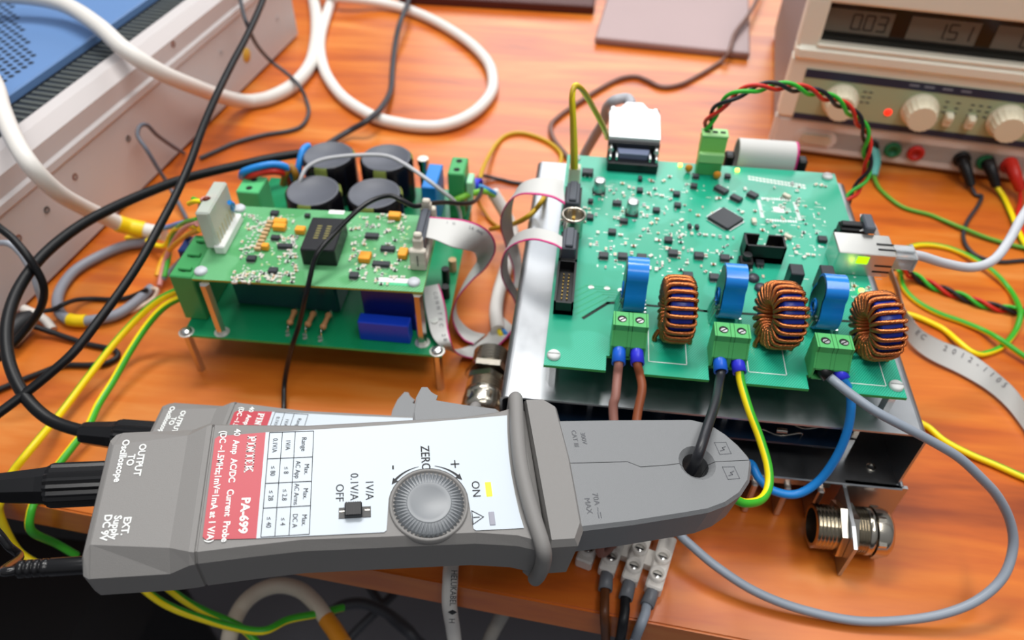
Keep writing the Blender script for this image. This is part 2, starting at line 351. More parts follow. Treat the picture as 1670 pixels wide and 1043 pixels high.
# terminal blocks
def tblock(M, parent, poles=2, pitch=.0112, name='terminal_block', d=.0178, h=.0238, mt=None, two=False):
    w = pitch*poles; b = MB()
    prof = [(0, 0), (0, h*.42), (d*.30, h*.80), (d*.30, h), (d, h), (d, 0)]  # y from front, z
    MM = M @ fr((0, 0, 0), (0, 1, 0), (0, 0, 1))    # local x->Y, y->Z, z->X
    # side slices make the wire openings
    sw = .0014; hole0, hole1 = h*.06, h*.36
    n = poles; cells = []
    b.prism(prof, w/2-sw, w/2, MM); b.prism(prof, -w/2, -w/2+sw, MM)
    for i in range(1, n): x = -w/2+i*pitch; b.prism(prof, x-sw, x+sw, MM)
    prof2 = [(d*.45, 0), (d*.45, h*.36), (0, h*.36), (0, h*.42), (d*.30, h*.80), (d*.30, h), (d, h), (d, 0)]
    for i in range(n):
        x = -w/2+(i+.5)*pitch; b.prism(prof2, x-pitch/2+sw*.8, x+pitch/2-sw*.8, MM)
        b.box((x, d*.1, h*.02), (pitch, d*.2, h*.05), 0, M)
        b.add([(x-.0035, d*.44, .001), (x+.0035, d*.44, .001), (x+.0035, d*.44, h*.35), (x-.0035, d*.44, h*.35)], [(0, 1, 2, 3)], 1, False, M)
        y = d*.63
        b.lathe([(.0030, .00015), (.0030, .00022)], M @ T(x, y, h), 16, 1)
        b.add([(x+.0030*math.cos(a*.3927), y+.0030*math.sin(a*.3927), h+.0002) for a in range(16)], [tuple(range(16))], 1, False, M)
        b.add([(x+.0022*math.cos(a*.3927)+.0002, y-.0006+.0018*math.sin(a*.3927), h+.0003) for a in range(16)], [tuple(range(16))], 2, False, M)
        b.add([(x+px_, y-.0006+py_, h+.0004) for px_, py_ in ((-.0019, -.0009), (-.0014, -.0014), (.0019, .0009), (.0014, .0014))], [(0, 1, 2, 3)], 1, False, M)
    return b.build(name, [mt or TERM, mat('deep_hole', '#0c1410', .8), SILV], parent, True)
blocks = []
for i, (px, py) in enumerate(((1022, 582), (1184.5, 600), (1348, 618.5))):
    c = Q(px, py); c.y -= .0005; blocks.append(c.copy()); tblock(Matrix.Translation(c), brd)
# blue ring current sensors
def sensor(c, parent):
    pr = []
    for i in range(0, 25):
        a = math.radians(-205+ i*(230)/24); pr.append((.0148*math.cos(a), .0150+.0148*math.sin(a)))
    for i in range(0, 13):
        a = math.radians(-20+i*220/12); pr.append((.0108*math.cos(a), .0318+.0092*math.sin(a)))
    MM = Matrix.Translation(c) @ fr((0, 0, 0), (0, 1, 0), (0, 0, 1))
    b = MB(); b.prism(pr, -.0070, .0070, MM, 0, True); o = b.build('current_sensor', [BLUE], parent, True)
    b = MB(); b.prism([(x*.88, .0018+z*.91) for x, z in pr], -.0075, -.0069, MM); b.lathe([(.0035, 0), (.0035, .0008), (.006, .0008), (.006, 0)], MM @ T(0, .015, -.0083), 20, 1)
    b.build('epoxy_face', [mat('dark_epoxy', '#0c2620', .3), BLUE], o, True)
    b = MB()
    for k in range(4): b.tube(smooth([c+Vector((-.0088, -.010+.0038*k, .012)), c+Vector((-.0105, -.011+.004*k, .006)), c+Vector((-.0115, -.012+.004*k, 0))], 4), .0009, 6)
    for k in range(4): b.tube([c+Vector((.0085, -.010+.0038*k, .005)), c+Vector((.0095, -.011+.004*k, 0))], .0009, 6)
    b.build('lead', [SILV], o, True)
for px, py in ((1030, 516), (1184, 527), (1340, 545)):
    c = Q(px, py); c.y += .0105; sensor(c, brd)
# litz-wound toroids
def toroid_mesh():
    core = MB(); RO, RI, HW = .0196, .0100, .0070
    core.lathe([(RI, -HW), (RO-.001, -HW), (RO, -HW+.001), (RO, HW-.001), (RO-.001, HW), (RI, HW), (RI, -HW)], None, 48, 0, True)
    wn = MB(); turns = 23; rr = random.Random(3)
    for t in range(turns):
        a = 2*math.pi*t/turns*.985+rr.uniform(-.02, .02); n = 64
        for s_ in range(6):
            pts = []
            for i in range(n+1):
                u = i/n; ph = 2*math.pi*u*15+s_*math.pi/3
                # rounded rectangle round the core cross-section
                c_, s2 = math.cos(2*math.pi*u), math.sin(2*math.pi*u)
                q = (abs(c_)**4+abs(s2)**4)**(-.25)
                off = .00112
                hx, hy = HW+.0018, (RO-RI)/2+.0018
                x = (hx+off*math.cos(ph))*c_*q; y = (hy+off*math.cos(ph))*s2*q + (RO+RI)/2
                dt = (off*math.sin(ph)+ (u-.5)*.0016)
                ang = a+dt/max(y, .008)
                pts.append((y*math.cos(ang), y*math.sin(ang), x))
            wn.tube(pts, .00056, 5, 0, cap=False)
    return core, wn
CORE, WIND = toroid_mesh(); cm = wm = None
for i, (px, py, tz, rx, ry) in enumerate(((1097, 560, 3, 10, 0), (1262, 570, 11, 60, 6), (1418, 588, 10, 33, -3))):
    c = Q(px, py)+Vector((0, .0105, .0217))
    M = Matrix.Translation(c) @ RZ(tz) @ RY(90+ry) @ RZ(rx)
    if i == 0:
        co = CORE.build('toroid_core', [BLUED], brd); wi = WIND.build('winding', [COPPER], co); cm, wm = co, wi
    else:
        co = cm.copy(); sc.collection.objects.link(co); wi = wm.copy(); sc.collection.objects.link(wi); wi.parent = co
    co.parent = brd; co.matrix_parent_inverse = Matrix.Identity(4); co.matrix_basis = WM[brd].inverted() @ M; WM[co] = M; WM[wi] = M
    b = MB()
    for dx in (-.011, .010): b.tube(smooth([c+Vector((dx*.9, -.006, -.015)), c+Vector((dx*1.1, -.008, -.019)), c+Vector((dx*1.1, -.009, -.0217))], 4), .0017, 8)
    b.build('coil_lead', [COPPER], brd, True)
# chips
def chip(px, py, w, d, a=0, h=.0028, name='microchip', pins=4, sides='ns', mtl=None, z=BZ, parent=None, pm=SILV):
    c = P(px, py, z); M = Matrix.Translation(c) @ RZ(a); b = MB(); b.box((0, 0, h/2+.0004), (w, d, h), 0, M, b=h*.12)
    o = b.build(name, [mtl or GREY], parent or brd, True)
    if pins:
        b = MB()
        for sd in sides:
            L_ = w if sd in 'ns' else d
            for i in range(pins):
                t = (i+.5)/pins*L_*.92-L_*.46; pw = L_/pins*.42; e_ = .0021
                if sd == 's': b.box((t, -d/2-e_/2, h*.25), (pw, e_, h*.35), 0, M)
                if sd == 'n': b.box((t, d/2+e_/2, h*.25), (pw, e_, h*.35), 0, M)
                if sd == 'e': b.box((w/2+e_/2, t, h*.25), (e_, pw, h*.35), 0, M)
                if sd == 'w': b.box((-w/2-e_/2, t, h*.25), (e_, pw, h*.35), 0, M)
        b.build('pins', [pm], o, True)
    return o
chip(1182.5, 358.5, .0200, .0200, 46.9, .0022, 'microcontroller', 30, 'nsew')
for (px, py, w, d, a, p_) in ((958, 285, .0095, .0075, 0, 2), (963, 331, .0042, .004, 0, 2), (1006, 334, .0072, .0045, 0, 3), (962, 357, .0055, .0055, 0, 0), (1017, 363, .0065, .0045, 0, 4),
    (1043, 313, .005, .005, 0, 0), (1043.5, 294, .0035, .005, 0, 0), (1103, 319, .0055, .005, 0, 0), (1104.5, 337.5, .0055, .005, 0, 0), (1070, 345.5, .0055, .005, 0, 0), (998, 381, .006, .0055, 0, 0),
    (984, 419.5, .0072, .006, 0, 4), (1015, 420.5, .0072, .006, 0, 4), (1046, 422.5, .0072, .006, 0, 4), (1089.5, 394, .006, .0058, 0, 0), (1097, 415.5, .0072, .006, 0, 4), (1139, 419.5, .0072, .006, 0, 4),
    (1181, 423.5, .0072, .006, 0, 4), (1121, 452, .0072, .006, 0, 4), (1164, 455, .0072, .006, 0, 4), (1175.5, 312, .0115, .0062, -42, 4), (1200, 326, .0095, .0055, -38, 4), (1226.5, 320.5, .0085, .006, -38, 4),
    (1340, 393, .0068, .0058, 0, 0), (1134, 290, .0055, .0045, 0, 2), (1131, 306, .0055, .005, -8, 2), (1186, 290, .005, .0045, 0, 2), (1238, 432, .006, .006, 0, 2), (1124, 372, .0028, .004, 8, 2), (1136, 373, .0028, .004, 8, 2)):
    chip(px, py, w, d, a, .0042 if px == 958 else .003, pins=p_)
# electrolytic cans
for px, py in ((976.5, 313), (1030, 348)):
    c = Q(px, py); b = MB(); b.box((c.x, c.y, BZ+.001), (.0105, .0105, .002), 1, b=.001)
    b.lathe([(.0046, .002), (.0046, .0026), (.0042, .0034), (.0046, .0040), (.0046, .0118), (.0042, .0123), (.0001, .0123)], T(c.x, c.y, BZ), 22, 0)
    b.build('electrolytic_capacitor', [metal('brushed_can', '#dcdfe0', .4), BLACK], brd, True)
# small chip resistors and capacitors
occupied = []
def place_small(px, py, w, l, hgt, mi, i):
    c = Q(px, py); b = MB(); a = rs.choice((0, 0, 90, 90, 45)); M = Matrix.Translation(c) @ RZ(a)
    b.box((0, 0, hgt/2), (l*.5, w, hgt), 0, M); b.box((l*.36, 0, hgt/2), (l*.24, w*1.04, hgt*1.05), 1, M); b.box((-l*.36, 0, hgt/2), (l*.24, w*1.04, hgt*1.05), 1, M)
    nm = ('chip_capacitor', 'chip_resistor', 'chip_capacitor', 'chip_capacitor')[mi]
    return b, nm
SOLD = mat('solder', '#e2e3de', .3, .3); kinds = (TAN, BLACK, mat('pale_ceramic', '#cfc7b4', .5), mat('brown_ceramic', '#8a5a34', .5))
spots = [(963, 400), (973, 397), (988, 407), (996, 406), (1003, 416), (1030, 414), (1061, 418), (1070, 392), (1074, 393), (1108, 388), (1112, 384), (1087, 406), (1128, 409), (1169, 411), (1108, 414), (1151, 418), (1192, 421),
 (1110, 441), (1150, 444), (1120, 430), (1080, 430), (1163, 432), (1138, 352), (1210, 347), (1231, 345), (1273, 378), (1262, 370), (1251, 362), (1229, 362), (1231, 366), (1280, 391), (1284, 321), (1215, 309), (1172, 324), (1168, 325),
 (1301, 403), (1298, 413), (1311, 420), (1317, 416), (1326, 417), (1310, 380), (1092, 289), (1062, 296), (1082, 296), (1015, 300), (1026, 306), (1033, 308), (1016, 316), (1058, 316), (1068, 309), (1079, 320), (1095, 311), (1093, 326), (1050, 335),
 (1056, 340), (1049, 352), (1055, 353), (1071, 358), (1002, 356), (1008, 357), (961, 348), (972, 351), (954, 340), (1062, 365), (1111, 360), (1110, 396), (1186, 388), (1174, 387), (1163, 385), (1150, 384), (1140, 383), (1128, 382), (1243, 376), (1330, 302), (1339, 303),
 (975, 380), (1012, 384), (1020, 398), (1033, 402), (1060, 438), (1070, 440), (1405, 478), (1415, 470), (1244, 452), (1392, 467), (1292, 300), (1300, 312)]
stuff = MB()
for i, (px, py) in enumerate(spots):
    mi = rs.choice((0, 2, 2, 1, 3)); b, nm = place_small(px, py, rs.uniform(.0016, .0024), rs.uniform(.0028, .0040), .0013, mi, i); b.build(nm, [kinds[mi], SOLD], brd, True)
for x0, y0, x1, y1, n in ((955, 290, 1130, 345, 30), (985, 345, 1110, 400, 16), (1120, 330, 1340, 420, 34), (965, 400, 1190, 445, 22), (1250, 300, 1350, 340, 14)):
    for _ in range(n):
        mi = rs.choice((0, 1, 2, 3)); b, nm = place_small(rs.uniform(x0, x1), rs.uniform(y0, y1), .0013, .0024, .001, mi, 0)
        k = len(stuff.v); stuff.v += b.v; stuff.f += [(tuple(q+k for q in f), (mi if mm_ == 0 else 4), s_) for f, mm_, s_ in b.f]
tag(stuff.build('small_components', list(kinds)+[SOLD], brd, True), kind='stuff')
# crystal cans / white parts, orange drops, LEDs
for px, py, w, d, a, mt in ((1284, 388, .006, .0035, -35, 0), (1229, 363, .0035, .006, 0, 0), (1282, 322, .0065, .0035, -40, 0)):
    chip(px, py, w, d, a, .0025, 'crystal', 0, mtl=kinds[2])
for px, py in ((1122, 281), (1168, 292)):
    c = Q(px, py); b = MB(); b.lathe([(.0001, 0), (.0024, .0014), (.0033, .004), (.0028, .0066), (.0001, .008)], Matrix.Translation(c) @ Matrix.Diagonal((1, .6, 1, 1)), 14); b.build('drop_capacitor', [ORG], brd, True)
LED = mat('green_led_lit', '#d8ff40', .4, emit='#c8ff30', es=5); LEDY = mat('yellow_led_lit', '#f4ff70', .4, emit='#eaff40', es=6)
for px, py in ((1109, 271), (1202, 279), (1404, 475)):
    c = Q(px, py); b = MB(); b.box((c.x, c.y, BZ+.0012), (.0032, .0024, .0024), 0, b=.0005); b.build('indicator_led', [LEDY], brd, True)
# boxed pin headers
def box_header(M, w, d, h, nx, ny, slot, parent, name='box_header', rim=.0014, floor=.35, pitch=.0036):
    b = MB(); b.box((0, 0, h*floor/2), (w, d, h*floor), 0, M)
    for s_ in (-1, 1):
        b.box((s_*(w/2-rim/2), 0, h/2), (rim, d, h), 0, M)
        if s_ == slot or slot == 2*s_:
            g = min(.0065, w*.3)
            for t in (-1, 1): b.box((t*(g/2+(w-g)/4), s_*(d/2-rim/2), h/2), ((w-g)/2, rim, h), 0, M)
        else: b.box((0, s_*(d/2-rim/2), h/2), (w, rim, h), 0, M)
    o = b.build(name, [BLACK], parent, True); b = MB()
    for i in range(nx):
        for j in range(ny): b.box(((i-(nx-1)/2)*pitch, (j-(ny-1)/2)*pitch, h*.5), (.0008, .0008, h*.18), 0, M)
    b.build('pins', [BRASS if name != 'power_header' else SILV], o, True); return o
a, b_ = Q(1207, 428), Q(1273, 432)
box_header(Matrix.Translation(P(1240.5, 421, BZ)+Vector((0, .002, 0))), .0292, .0150, .0155, 5, 2, 1, brd)
c = P(924.5, 480, BZ)
hdr = box_header(Matrix.Translation(Vector((-.0043, .4035, BZ))) @ RZ(90), .0445, .0135, .0115, 8, 2, 0, brd, 'pin_header')
box_header(Matrix.Translation(Vector((-.0043, .4425, BZ))) @ RZ(90), .032, .0135, .0115, 7, 2, 0, brd, 'pin_header')
box_header(Matrix.Translation(Vector((-.0050, .4990, BZ))) @ RZ(90), .036, .0135, .0115, 8, 2, 0, brd, 'pin_header')
# push button
c = Q(1214, 434); b = MB(); b.box((c.x, c.y, BZ+.0035), (.0105, .0095, .007), 0, b=.001); b.cyl(.0032, .0045, T(c.x, c.y, BZ+.007), 16, 0)
for sx_ in (-1, 1): b.box((c.x+sx_*.004, c.y-.0055, BZ+.001), (.0014, .002, .002), 1)
b.build('push_button', [BLACK, SOLD], brd, True)
for px, py in ((1228, 455), (1240, 471)):
    c = Q(px, py); b = MB(); b.lathe([(.0044, 0), (.0044, .002), (.003, .0034), (.0001, .0038)], T(c.x, c.y, BZ), 16); b.build('round_inductor', [mat('ferrite', '#3c3c46', .4)], brd, True)
# two tall black power blocks
for px, py in ((1289, 474), (1338, 476)):
    c = Q(px, py); b = MB(); b.box((c.x, c.y+.002, BZ+.0095), (.0095, .0115, .019), 0, b=.0006); b.build('relay_block', [mat('relay_black', '#24262c', .4)], brd, True)
# network jack
jx0, jx1 = P(1354.6, 445.8, BZ).x, .2275
jy0 = P(1390, 448.5, BZ).y; J = Vector(((jx0+jx1)/2, jy0+.0118, BZ))
b = MB(); b.box((J.x, J.y, BZ+.0102), (jx1-jx0, .0236, .0204), 0, b=.0006)
for dy in (-.0055, .0005): b.box((jx1-.0055, J.y+dy, BZ+.0206), (.012, .0016, .0004), 1)
for dz in (.005, .0105): b.box((jx1-.0065, J.y-.0119, BZ+dz), (.012, .0004, .0014), 1)
jk = b.build('network_jack', [metal('jack_shield', '#d9d7d0', .28), BLACK], brd, True)
b = MB(); b.box((J.x-.002, J.y-.0119, BZ+.0145), (.008, .0006, .0062), 0); b.build('jack_led', [mat('jack_led_lit', '#a8e800', .5, emit='#a6f000', es=1.6)], jk, True)
# small ribbon header beside the jack
c = P(1383, 383, BZ); b = MB(); b.box((.2045, J.y+.0215, BZ+.006), (.022, .0125, .012), 0, b=.0008); b.build('latch_header', [BLACK], brd, True)
# BNC-like metal barrel
c = Vector((-.0029, .4700, BZ)); b = MB()
b.lathe([(.0075, 0), (.0075, .017), (.0092, .017), (.0095, .0185), (.0092, .020), (.0078, .020), (.0074, .0185), (.0074, .008), (.0001, .008)], Matrix.Translation(c), 32)
b.cyl(.0012, .009, Matrix.Translation(c+Vector((0, 0, .008))), 8, 1)
for a in (0, 180): b.cyl(.0012, .0025, Matrix.Translation(c+Vector((0, 0, .013))) @ RZ(a) @ RY(90) @ T(0, 0, .0072), 8, 0)
b.build('coaxial_socket', [NICK, BRASS], brd, True)
# serial connector base at the back edge
ds = P(1030, 283, BZ); b = MB(); DX, DY = ds.x, ds.y
b.box((DX, DY+.010, BZ+.0045), (.0425, .018, .009), 0, b=.0008); b.box((DX, DY+.0185, BZ+.0095), (.0435, .003, .019), 0, b=.0005)
dsb = b.build('serial_connector', [mat('black_gloss', '#101216', .3)], brd, True)
b = MB(); b.prism([(DX-.0135, DY+.0165), (DX+.0135, DY+.0165), (DX+.0120, DY+.008), (DX-.0120, DY+.008)], BZ+.009, BZ+.014); b.build('connector_shell', [mat('blue_grey_shell', '#6c7690', .4)], dsb, True)
for s_ in (-1, 1):
    b = MB()
    for k in (-1, 1):
        b.box((DX+s_*.0165+k*.0026, DY+.0085, BZ+.0115), (.0022, .010, .0045), 0, b=.0006)
    b.build('bracket', [SILV], dsb, True)
# green plug-in terminal at the back edge
g0 = P(1154, 286, BZ); b = MB(); gx, gy = g0.x, g0.y
b.box((gx, gy+.006, BZ+.006), (.0200, .012, .012), 0, b=.0006); b.build('terminal_header', [TERM], brd, True)
# ---------------------------------------------------------------- clamp current probes
PGREY = mat('probe_plastic', '#82807e', .52, bump=.25, bscale=3500, spec=.4); PJAW = mat('probe_jaw_plastic', '#7c7e80', .5, bump=.2, bscale=2500, spec=.4)
PLAB = mat('label_pale_blue', '#bfc9d2', .42); PRED = mat('label_red', '#b3303f', .42); EMB = mat('embossed_mark', '#55575c', .6)
def TM(x, y, z=0): return fr((x, y, z), (0, -1, 0), (1, 0, 0))
def slab(b, M, h, glyphs, m=0, st=.24):
    """slab-serif capitals drawn as strokes; glyph space is h tall"""
    x = 0
    def bar(x0, y0, x1, y1, w):
        p, q = Vector((x0, y0)), Vector((x1, y1)); d = (q-p).normalized(); n_ = Vector((-d.y, d.x))*w/2
        b.add([((p-n_).x*h, (p-n_).y*h, 0), ((q-n_).x*h, (q-n_).y*h, 0), ((q+n_).x*h, (q+n_).y*h, 0), ((p+n_).x*h, (p+n_).y*h, 0)], [(0, 1, 2, 3)], m, False, M)
    def ser(x, y, w=.42): bar(x-w/2, y, x+w/2, y, .14)
    for g in glyphs:
        if g == 'P': bar(x+.2, 0, x+.2, 1, st); ser(x+.2, .07); bar(x, .93, x+.55, .93, .14); bar(x+.3, .5, x+.6, .5, .14); bar(x+.62, .5, x+.62, .94, st*.9); w = .82
        if g == 'I': bar(x+.2, 0, x+.2, 1, st); ser(x+.2, .07); ser(x+.2, .93); w = .48
        if g == 'N': bar(x+.18, 0, x+.18, 1, st*.7); bar(x+.14, .98, x+.72, .04, st); bar(x+.7, 0, x+.7, 1, st*.7); ser(x+.18, .07, .36); ser(x+.12, .93, .3); ser(x+.7, .93, .36); w = .96
        if g == 'T': bar(x+.36, 0, x+.36, 1, st); ser(x+.36, .07); bar(x+.02, .93, x+.70, .93, .14); bar(x+.07, .74, x+.07, 1, .1); bar(x+.65, .74, x+.65, 1, .1); w = .78
        if g == 'E': bar(x+.2, 0, x+.2, 1, st); bar(x, .07, x+.66, .07, .14); bar(x, .93, x+.64, .93, .14); bar(x+.2, .51, x+.5, .51, .13); bar(x+.62, 0, x+.62, .26, .1); bar(x+.60, .76, x+.60, 1, .1); bar(x+.48, .4, x+.48, .62, .08); w = .76
        if g == 'K': bar(x+.2, 0, x+.2, 1, st); ser(x+.2, .07, .4); ser(x+.2, .93, .4); bar(x+.28, .42, x+.66, .92, .15); bar(x+.38, .56, x+.72, .06, st); ser(x+.68, .93, .34); ser(x+.74, .07, .34); w = .95
        x += w+.02
    return x*h
def make_probe(label):
    R_ = thing('current_probe', label, 'current probe', Matrix.Identity(4))
    st = [(-.1150, .0290, .0345, -.0100, -.026), (-.1130, .0300, .0372, -.0052, -.030), (-.1108, .0262, .0385, -.0034, -.032), (-.1100, .0262, .0386, -.0030, -.032), (-.0760, .0300, .0388, -.0030, -.032), (-.0668, .0336, .0382, -.0004, -.032), (-.0644, .0341, .0378, -.0004, -.032),
          (-.0640, .0333, .0370, -.0012, -.032), (-.0634, .0333, .0370, -.0012, -.032), (-.0630, .0340, .0376, -.0004, -.032), (-.04, .0325, .0360, -.0004, -.032), (-.0173, .0312, .0348, -.0004, -.032), (.02, .0322, .0356, -.0004, -.032), (.065, .0330, .0366, -.0004, -.032),
          (.085, .0358, .0392, -.0004, -.032), (.096, .0395, .0425, -.0004, -.032)]
    b = MB(); N = 10; rows = []
    for x, wt, ws, zt, zs in st:
        zb = -.0045 if x > -.1 else -.009
        k = (ws-wt)
        zs_ = zt-(.0048 if x > -.07 else .0085 if x > -.1125 else .006)
        rows.append([(x, -wt, zt), (x, -ws, zs_), (x, -ws+.0006, zs), (x, -ws+.012, -.048), (x, ws-.012, -.048), (x, ws-.0006, zs), (x, ws, zs_), (x, wt, zt)])
    vs = [p for r in rows for p in r]; n = 8; fs = []
    for i in range(len(rows)-1):
        for k in range(n): fs.append((i*n+k, i*n+(k+1) % n, (i+1)*n+(k+1) % n, (i+1)*n+k))
    fs = [f[::-1] for f in fs]; fs += [tuple(range(n)), tuple(range((len(rows)-1)*n, len(rows)*n))[::-1]]
    fs = [f[::-1] for f in fs]
    b.add(vs, fs, 0)
    b.lathe([(.0196, -.003), (.0196, .0003), (.0190, .0008), (.0182, .0008), (.0176, -.0010)], T(.0432, -.0168, 0), 48)
    for w_, h_, x, y in (('OUTPUT', .0033, -.0965, .0170), ('TO', .0033, -.1008, .0170), ('Oscilloscope', .0033, -.1048, .0170), ('EXT.', .0033, -.0967, -.0180), ('Supply', .0033, -.1010, -.0184), ('DC 9V', .0033, -.1053, -.0182)):
        b.text(w_, h_, TM(x, y, -.0027), 1, bold=.035)
    body = b.build('body', [PGREY, WHITE], R_)
    # label with the knob cut-out
    kx, ky, kr = .0432, -.0168, .0200
    arcp = [(kx+kr*math.cos(a), ky+kr*math.sin(a)) for a in [math.radians(12+156*i/16) for i in range(17)]]
    red = [(-.0620, .0255), (-.0605, .0270), (-.0376, .0283), (-.0376, -.0294), (-.0600, -.0285), (-.0615, -.0270)]
    edge = [(.0887, .0335), (.0875, .023), (.0866, .010), (.0864, -.002), (.0869, -.014), (.0878, -.025), (.0889, -.0325)]
    wht = [(-.0376, .0283)]+[(-.0376+.1263*i/8, .0283+.0052*i/8-.0008*math.sin(math.pi*i/8)) for i in range(1, 8)]+edge+[(.0650, -.0322), (.0640, -.0312)]+arcp+[(.0222, -.0292), (.0210, -.0302), (-.0376, -.0294)]
    b = MB(); b.add([(x, y, .0001) for x, y in red], [tuple(range(len(red)))[::-1]], 1); b.add([(x, y, .0001) for x, y in wht], [tuple(range(len(wht)))[::-1]], 0)
    Z = .0003
    tw = slab(b, TM(-.0462, .0262, Z), .0043, 'PINTEK', 2)
    b.text('PA-699', .0040, TM(-.0441, -.0174, Z), 2, bold=.045, sx=1.12)
    b.text('40  Amp  AC/DC   Current  Probe', .0031, TM(-.0516, .0003, Z), 2, bold=.03, sx=1.0)
    b.text('(DC ~1.5MHz;1mV=1mA at 1 V/A)', .0031, TM(-.0582, .0, Z), 2, bold=.03, sx=.98)
    xs = [-.0356, -.0293, -.0229, -.0137]; ys = [.0280, .0126, -.0011, -.0143, -.0290]
    for x in xs: b.box((x, (ys[0]+ys[-1])/2, Z), (.0003, ys[0]-ys[-1], .0001), 3)
    for y in ys: b.box(((xs[0]+xs[-1])/2, y, Z), (xs[-1]-xs[0], .0003, .0001), 3)
    cy_ = [(ys[i]+ys[i+1])/2 for i in range(4)]
    for i, s_ in enumerate(('0.1V/A', '\u2264 80', '\u2264 28', '\u2264 40')): b.text(s_, .0024, TM(-.0326, cy_[i], Z), 3, sx=.9)
    for i, s_ in enumerate(('1V/A', '\u2264 8', '\u2264 2.8', '\u2264 4')): b.text(s_, .0024, TM(-.0262, cy_[i], Z), 3, sx=.9)
    b.text('Range', .0025, TM(-.0184, cy_[0], Z), 3)
    for i, s_ in ((1, 'AC App'), (2, 'AC Arms'), (3, 'DC A')): b.text('Max.', .0024, TM(-.0164, cy_[i], Z), 3, sx=.95); b.text(s_, .0024, TM(-.0207, cy_[i], Z), 3, sx=.9)
    b.text('ZERO', .0046, TM(.0427, .0090, Z), 3, bold=.01, sx=.92); b.text('ON', .0042, TM(.0671, -.0100, Z), 3)
    b.text('OFF', .0040, TM(-.0002, -.0082, Z), 3); b.text('0.1V/A', .0040, TM(.0068, -.0052, Z), 3, sx=.98); b.text('1V/A', .0040, TM(.0142, -.0074, Z), 3, sx=.98)
    b.box((.0262, .0045, Z), (.0008, .0022, .0001), 3); b.box((.0578, .0048, Z), (.0045, .0006, .0001), 3); b.box((.0578, .0048, Z), (.0006, .0045, .0001), 3)
    for a0, a1 in ((101, 138), (79, 44)):
        R0_ = .0214; pts = []
        for i in range(9):
            a = math.radians(a0+(a1-a0)*i/8); w_ = .0001+.0005*i/8; pts.append(((kx+(R0_-w_)*math.cos(a), ky+(R0_-w_)*math.sin(a)), (kx+(R0_+w_)*math.cos(a), ky+(R0_+w_)*math.sin(a))))
        for p, q in zip(pts, pts[1:]): b.add([(*p[0], Z), (*q[0], Z), (*q[1], Z), (*p[1], Z)], [(0, 1, 2, 3)], 3)
        a = math.radians(a1); t = math.radians(a1+(9 if a1 > 90 else -9))
        b.add([(kx+(R0_-.0016)*math.cos(a), ky+(R0_-.0016)*math.sin(a), Z), (kx+(R0_+.0016)*math.cos(a), ky+(R0_+.0016)*math.sin(a), Z), (kx+R0_*math.cos(t), ky+R0_*math.sin(t), Z)], [(0, 1, 2)], 3)
    tri = [(.0640, -.0218), (.0640, -.0290), (.0695, -.0254)]
    for p, q in zip(tri, tri[1:]+tri[:1]): line(b, [p, q], .0004, Z, 3)
    b.box((.0662, -.0254, Z), (.0028, .0004, .0001), 3); b.box((.0646, -.0254, Z), (.0005, .0005, .0001), 3)
    b.build('label', [PLAB, PRED, WHITE, INK], R_)
    b = MB(); b.box((.0737, -.0105, .0002), (.0030, .0080, .0006), 0, b=.0002)
    b.build('power_led', [mat('probe_led_lit', '#e8f030', .5, emit='#e6f21c', es=.9)], R_)
    b = MB(); b.box((.0736, -.0265, .0002), (.0028, .0072, .0005), 0, b=.0002); b.build('warning_led', [mat('led_off_grey', '#8e8f9c', .4)], R_)
    # knurled thumb wheel
    b = MB(); n = 100; prof = [(.0176, -.004), (.0176, .0006), (.0166, .0016), (.0112, .0020)]
    vs = []
    for j, (r, z) in enumerate(prof):
        for i in range(n):
            a = 2*math.pi*i/n; q = (1 if i % 2 else 0)
            rr = r-(.0010 if q and j < 2 else .0004 if q else 0); vs.append((rr*math.cos(a), rr*math.sin(a), z-(.0016 if q and 0 < j < 3 else 0)))
    b.add(vs, [(j*n+i, j*n+(i+1) % n, (j+1)*n+(i+1) % n, (j+1)*n+i) for j in range(3) for i in range(n)], 0, False, T(kx, ky, 0))
    b.lathe([(.0112, .0012), (.0110, .0022), (.0106, .0023), (.0085, .0016), (.0001, .0015)], T(kx, ky, 0), 40)
    b.build('zero_knob', [mat('knob_grey', '#7b7f83', .35)], R_)
    # slide switch
    b = MB(); b.box((.0073, -.0192, .0002), (.0152, .0056, .0006), 0); sw = b.build('switch_slot', [mat('switch_black', '#0d0d0f', .4)], R_)
    b = MB(); b.box((.0066, -.0186, .0019), (.0082, .0072, .0034), 0, b=.0005)
    for i in range(7): b.box((.0034+i*.00107, -.0186, .0037), (.0005, .0068, .0006), 0)
    b.build('switch_slider', [BLK2], sw)
    b = MB()
    for x in (.0012, .0132): b.box((x, -.0184, .0006), (.0022, .0005, .0003), 0)
    b.build('contact', [NICK], sw)
    # rounded guard ridge and shoulder
    b = MB(); pts = smooth([(.0975, .0440, -.034), (.0965, .0458, -.026), (.0957, .0462, -.010), (.0950, .0440, -.0005), (.0925, .022, .0022), (.0915, 0, .0028), (.0932, -.022, .0022), (.0968, -.0420, -.0005), (.0985, -.0452, -.010), (.0990, -.0452, -.026), (.0985, -.0440, -.036)], 5)
    b.tube(pts, .0040, 14); b.box((.0965, 0, -.022), (.0070, .084, .040), 0, b=.003); b.build('finger_guard', [PGREY], R_)
    sh = MB(); o_ = [(.1005, .0425), (.1100, .0425), (.1160, .0375), (.1178, .005), (.1172, -.0320), (.1130, -.0400), (.1015, -.0400)]
    lo = [(.1000, .0440), (.1110, .0440), (.1178, .0385), (.1200, .005), (.1196, -.0340), (.1150, -.0425), (.1010, -.0425)]
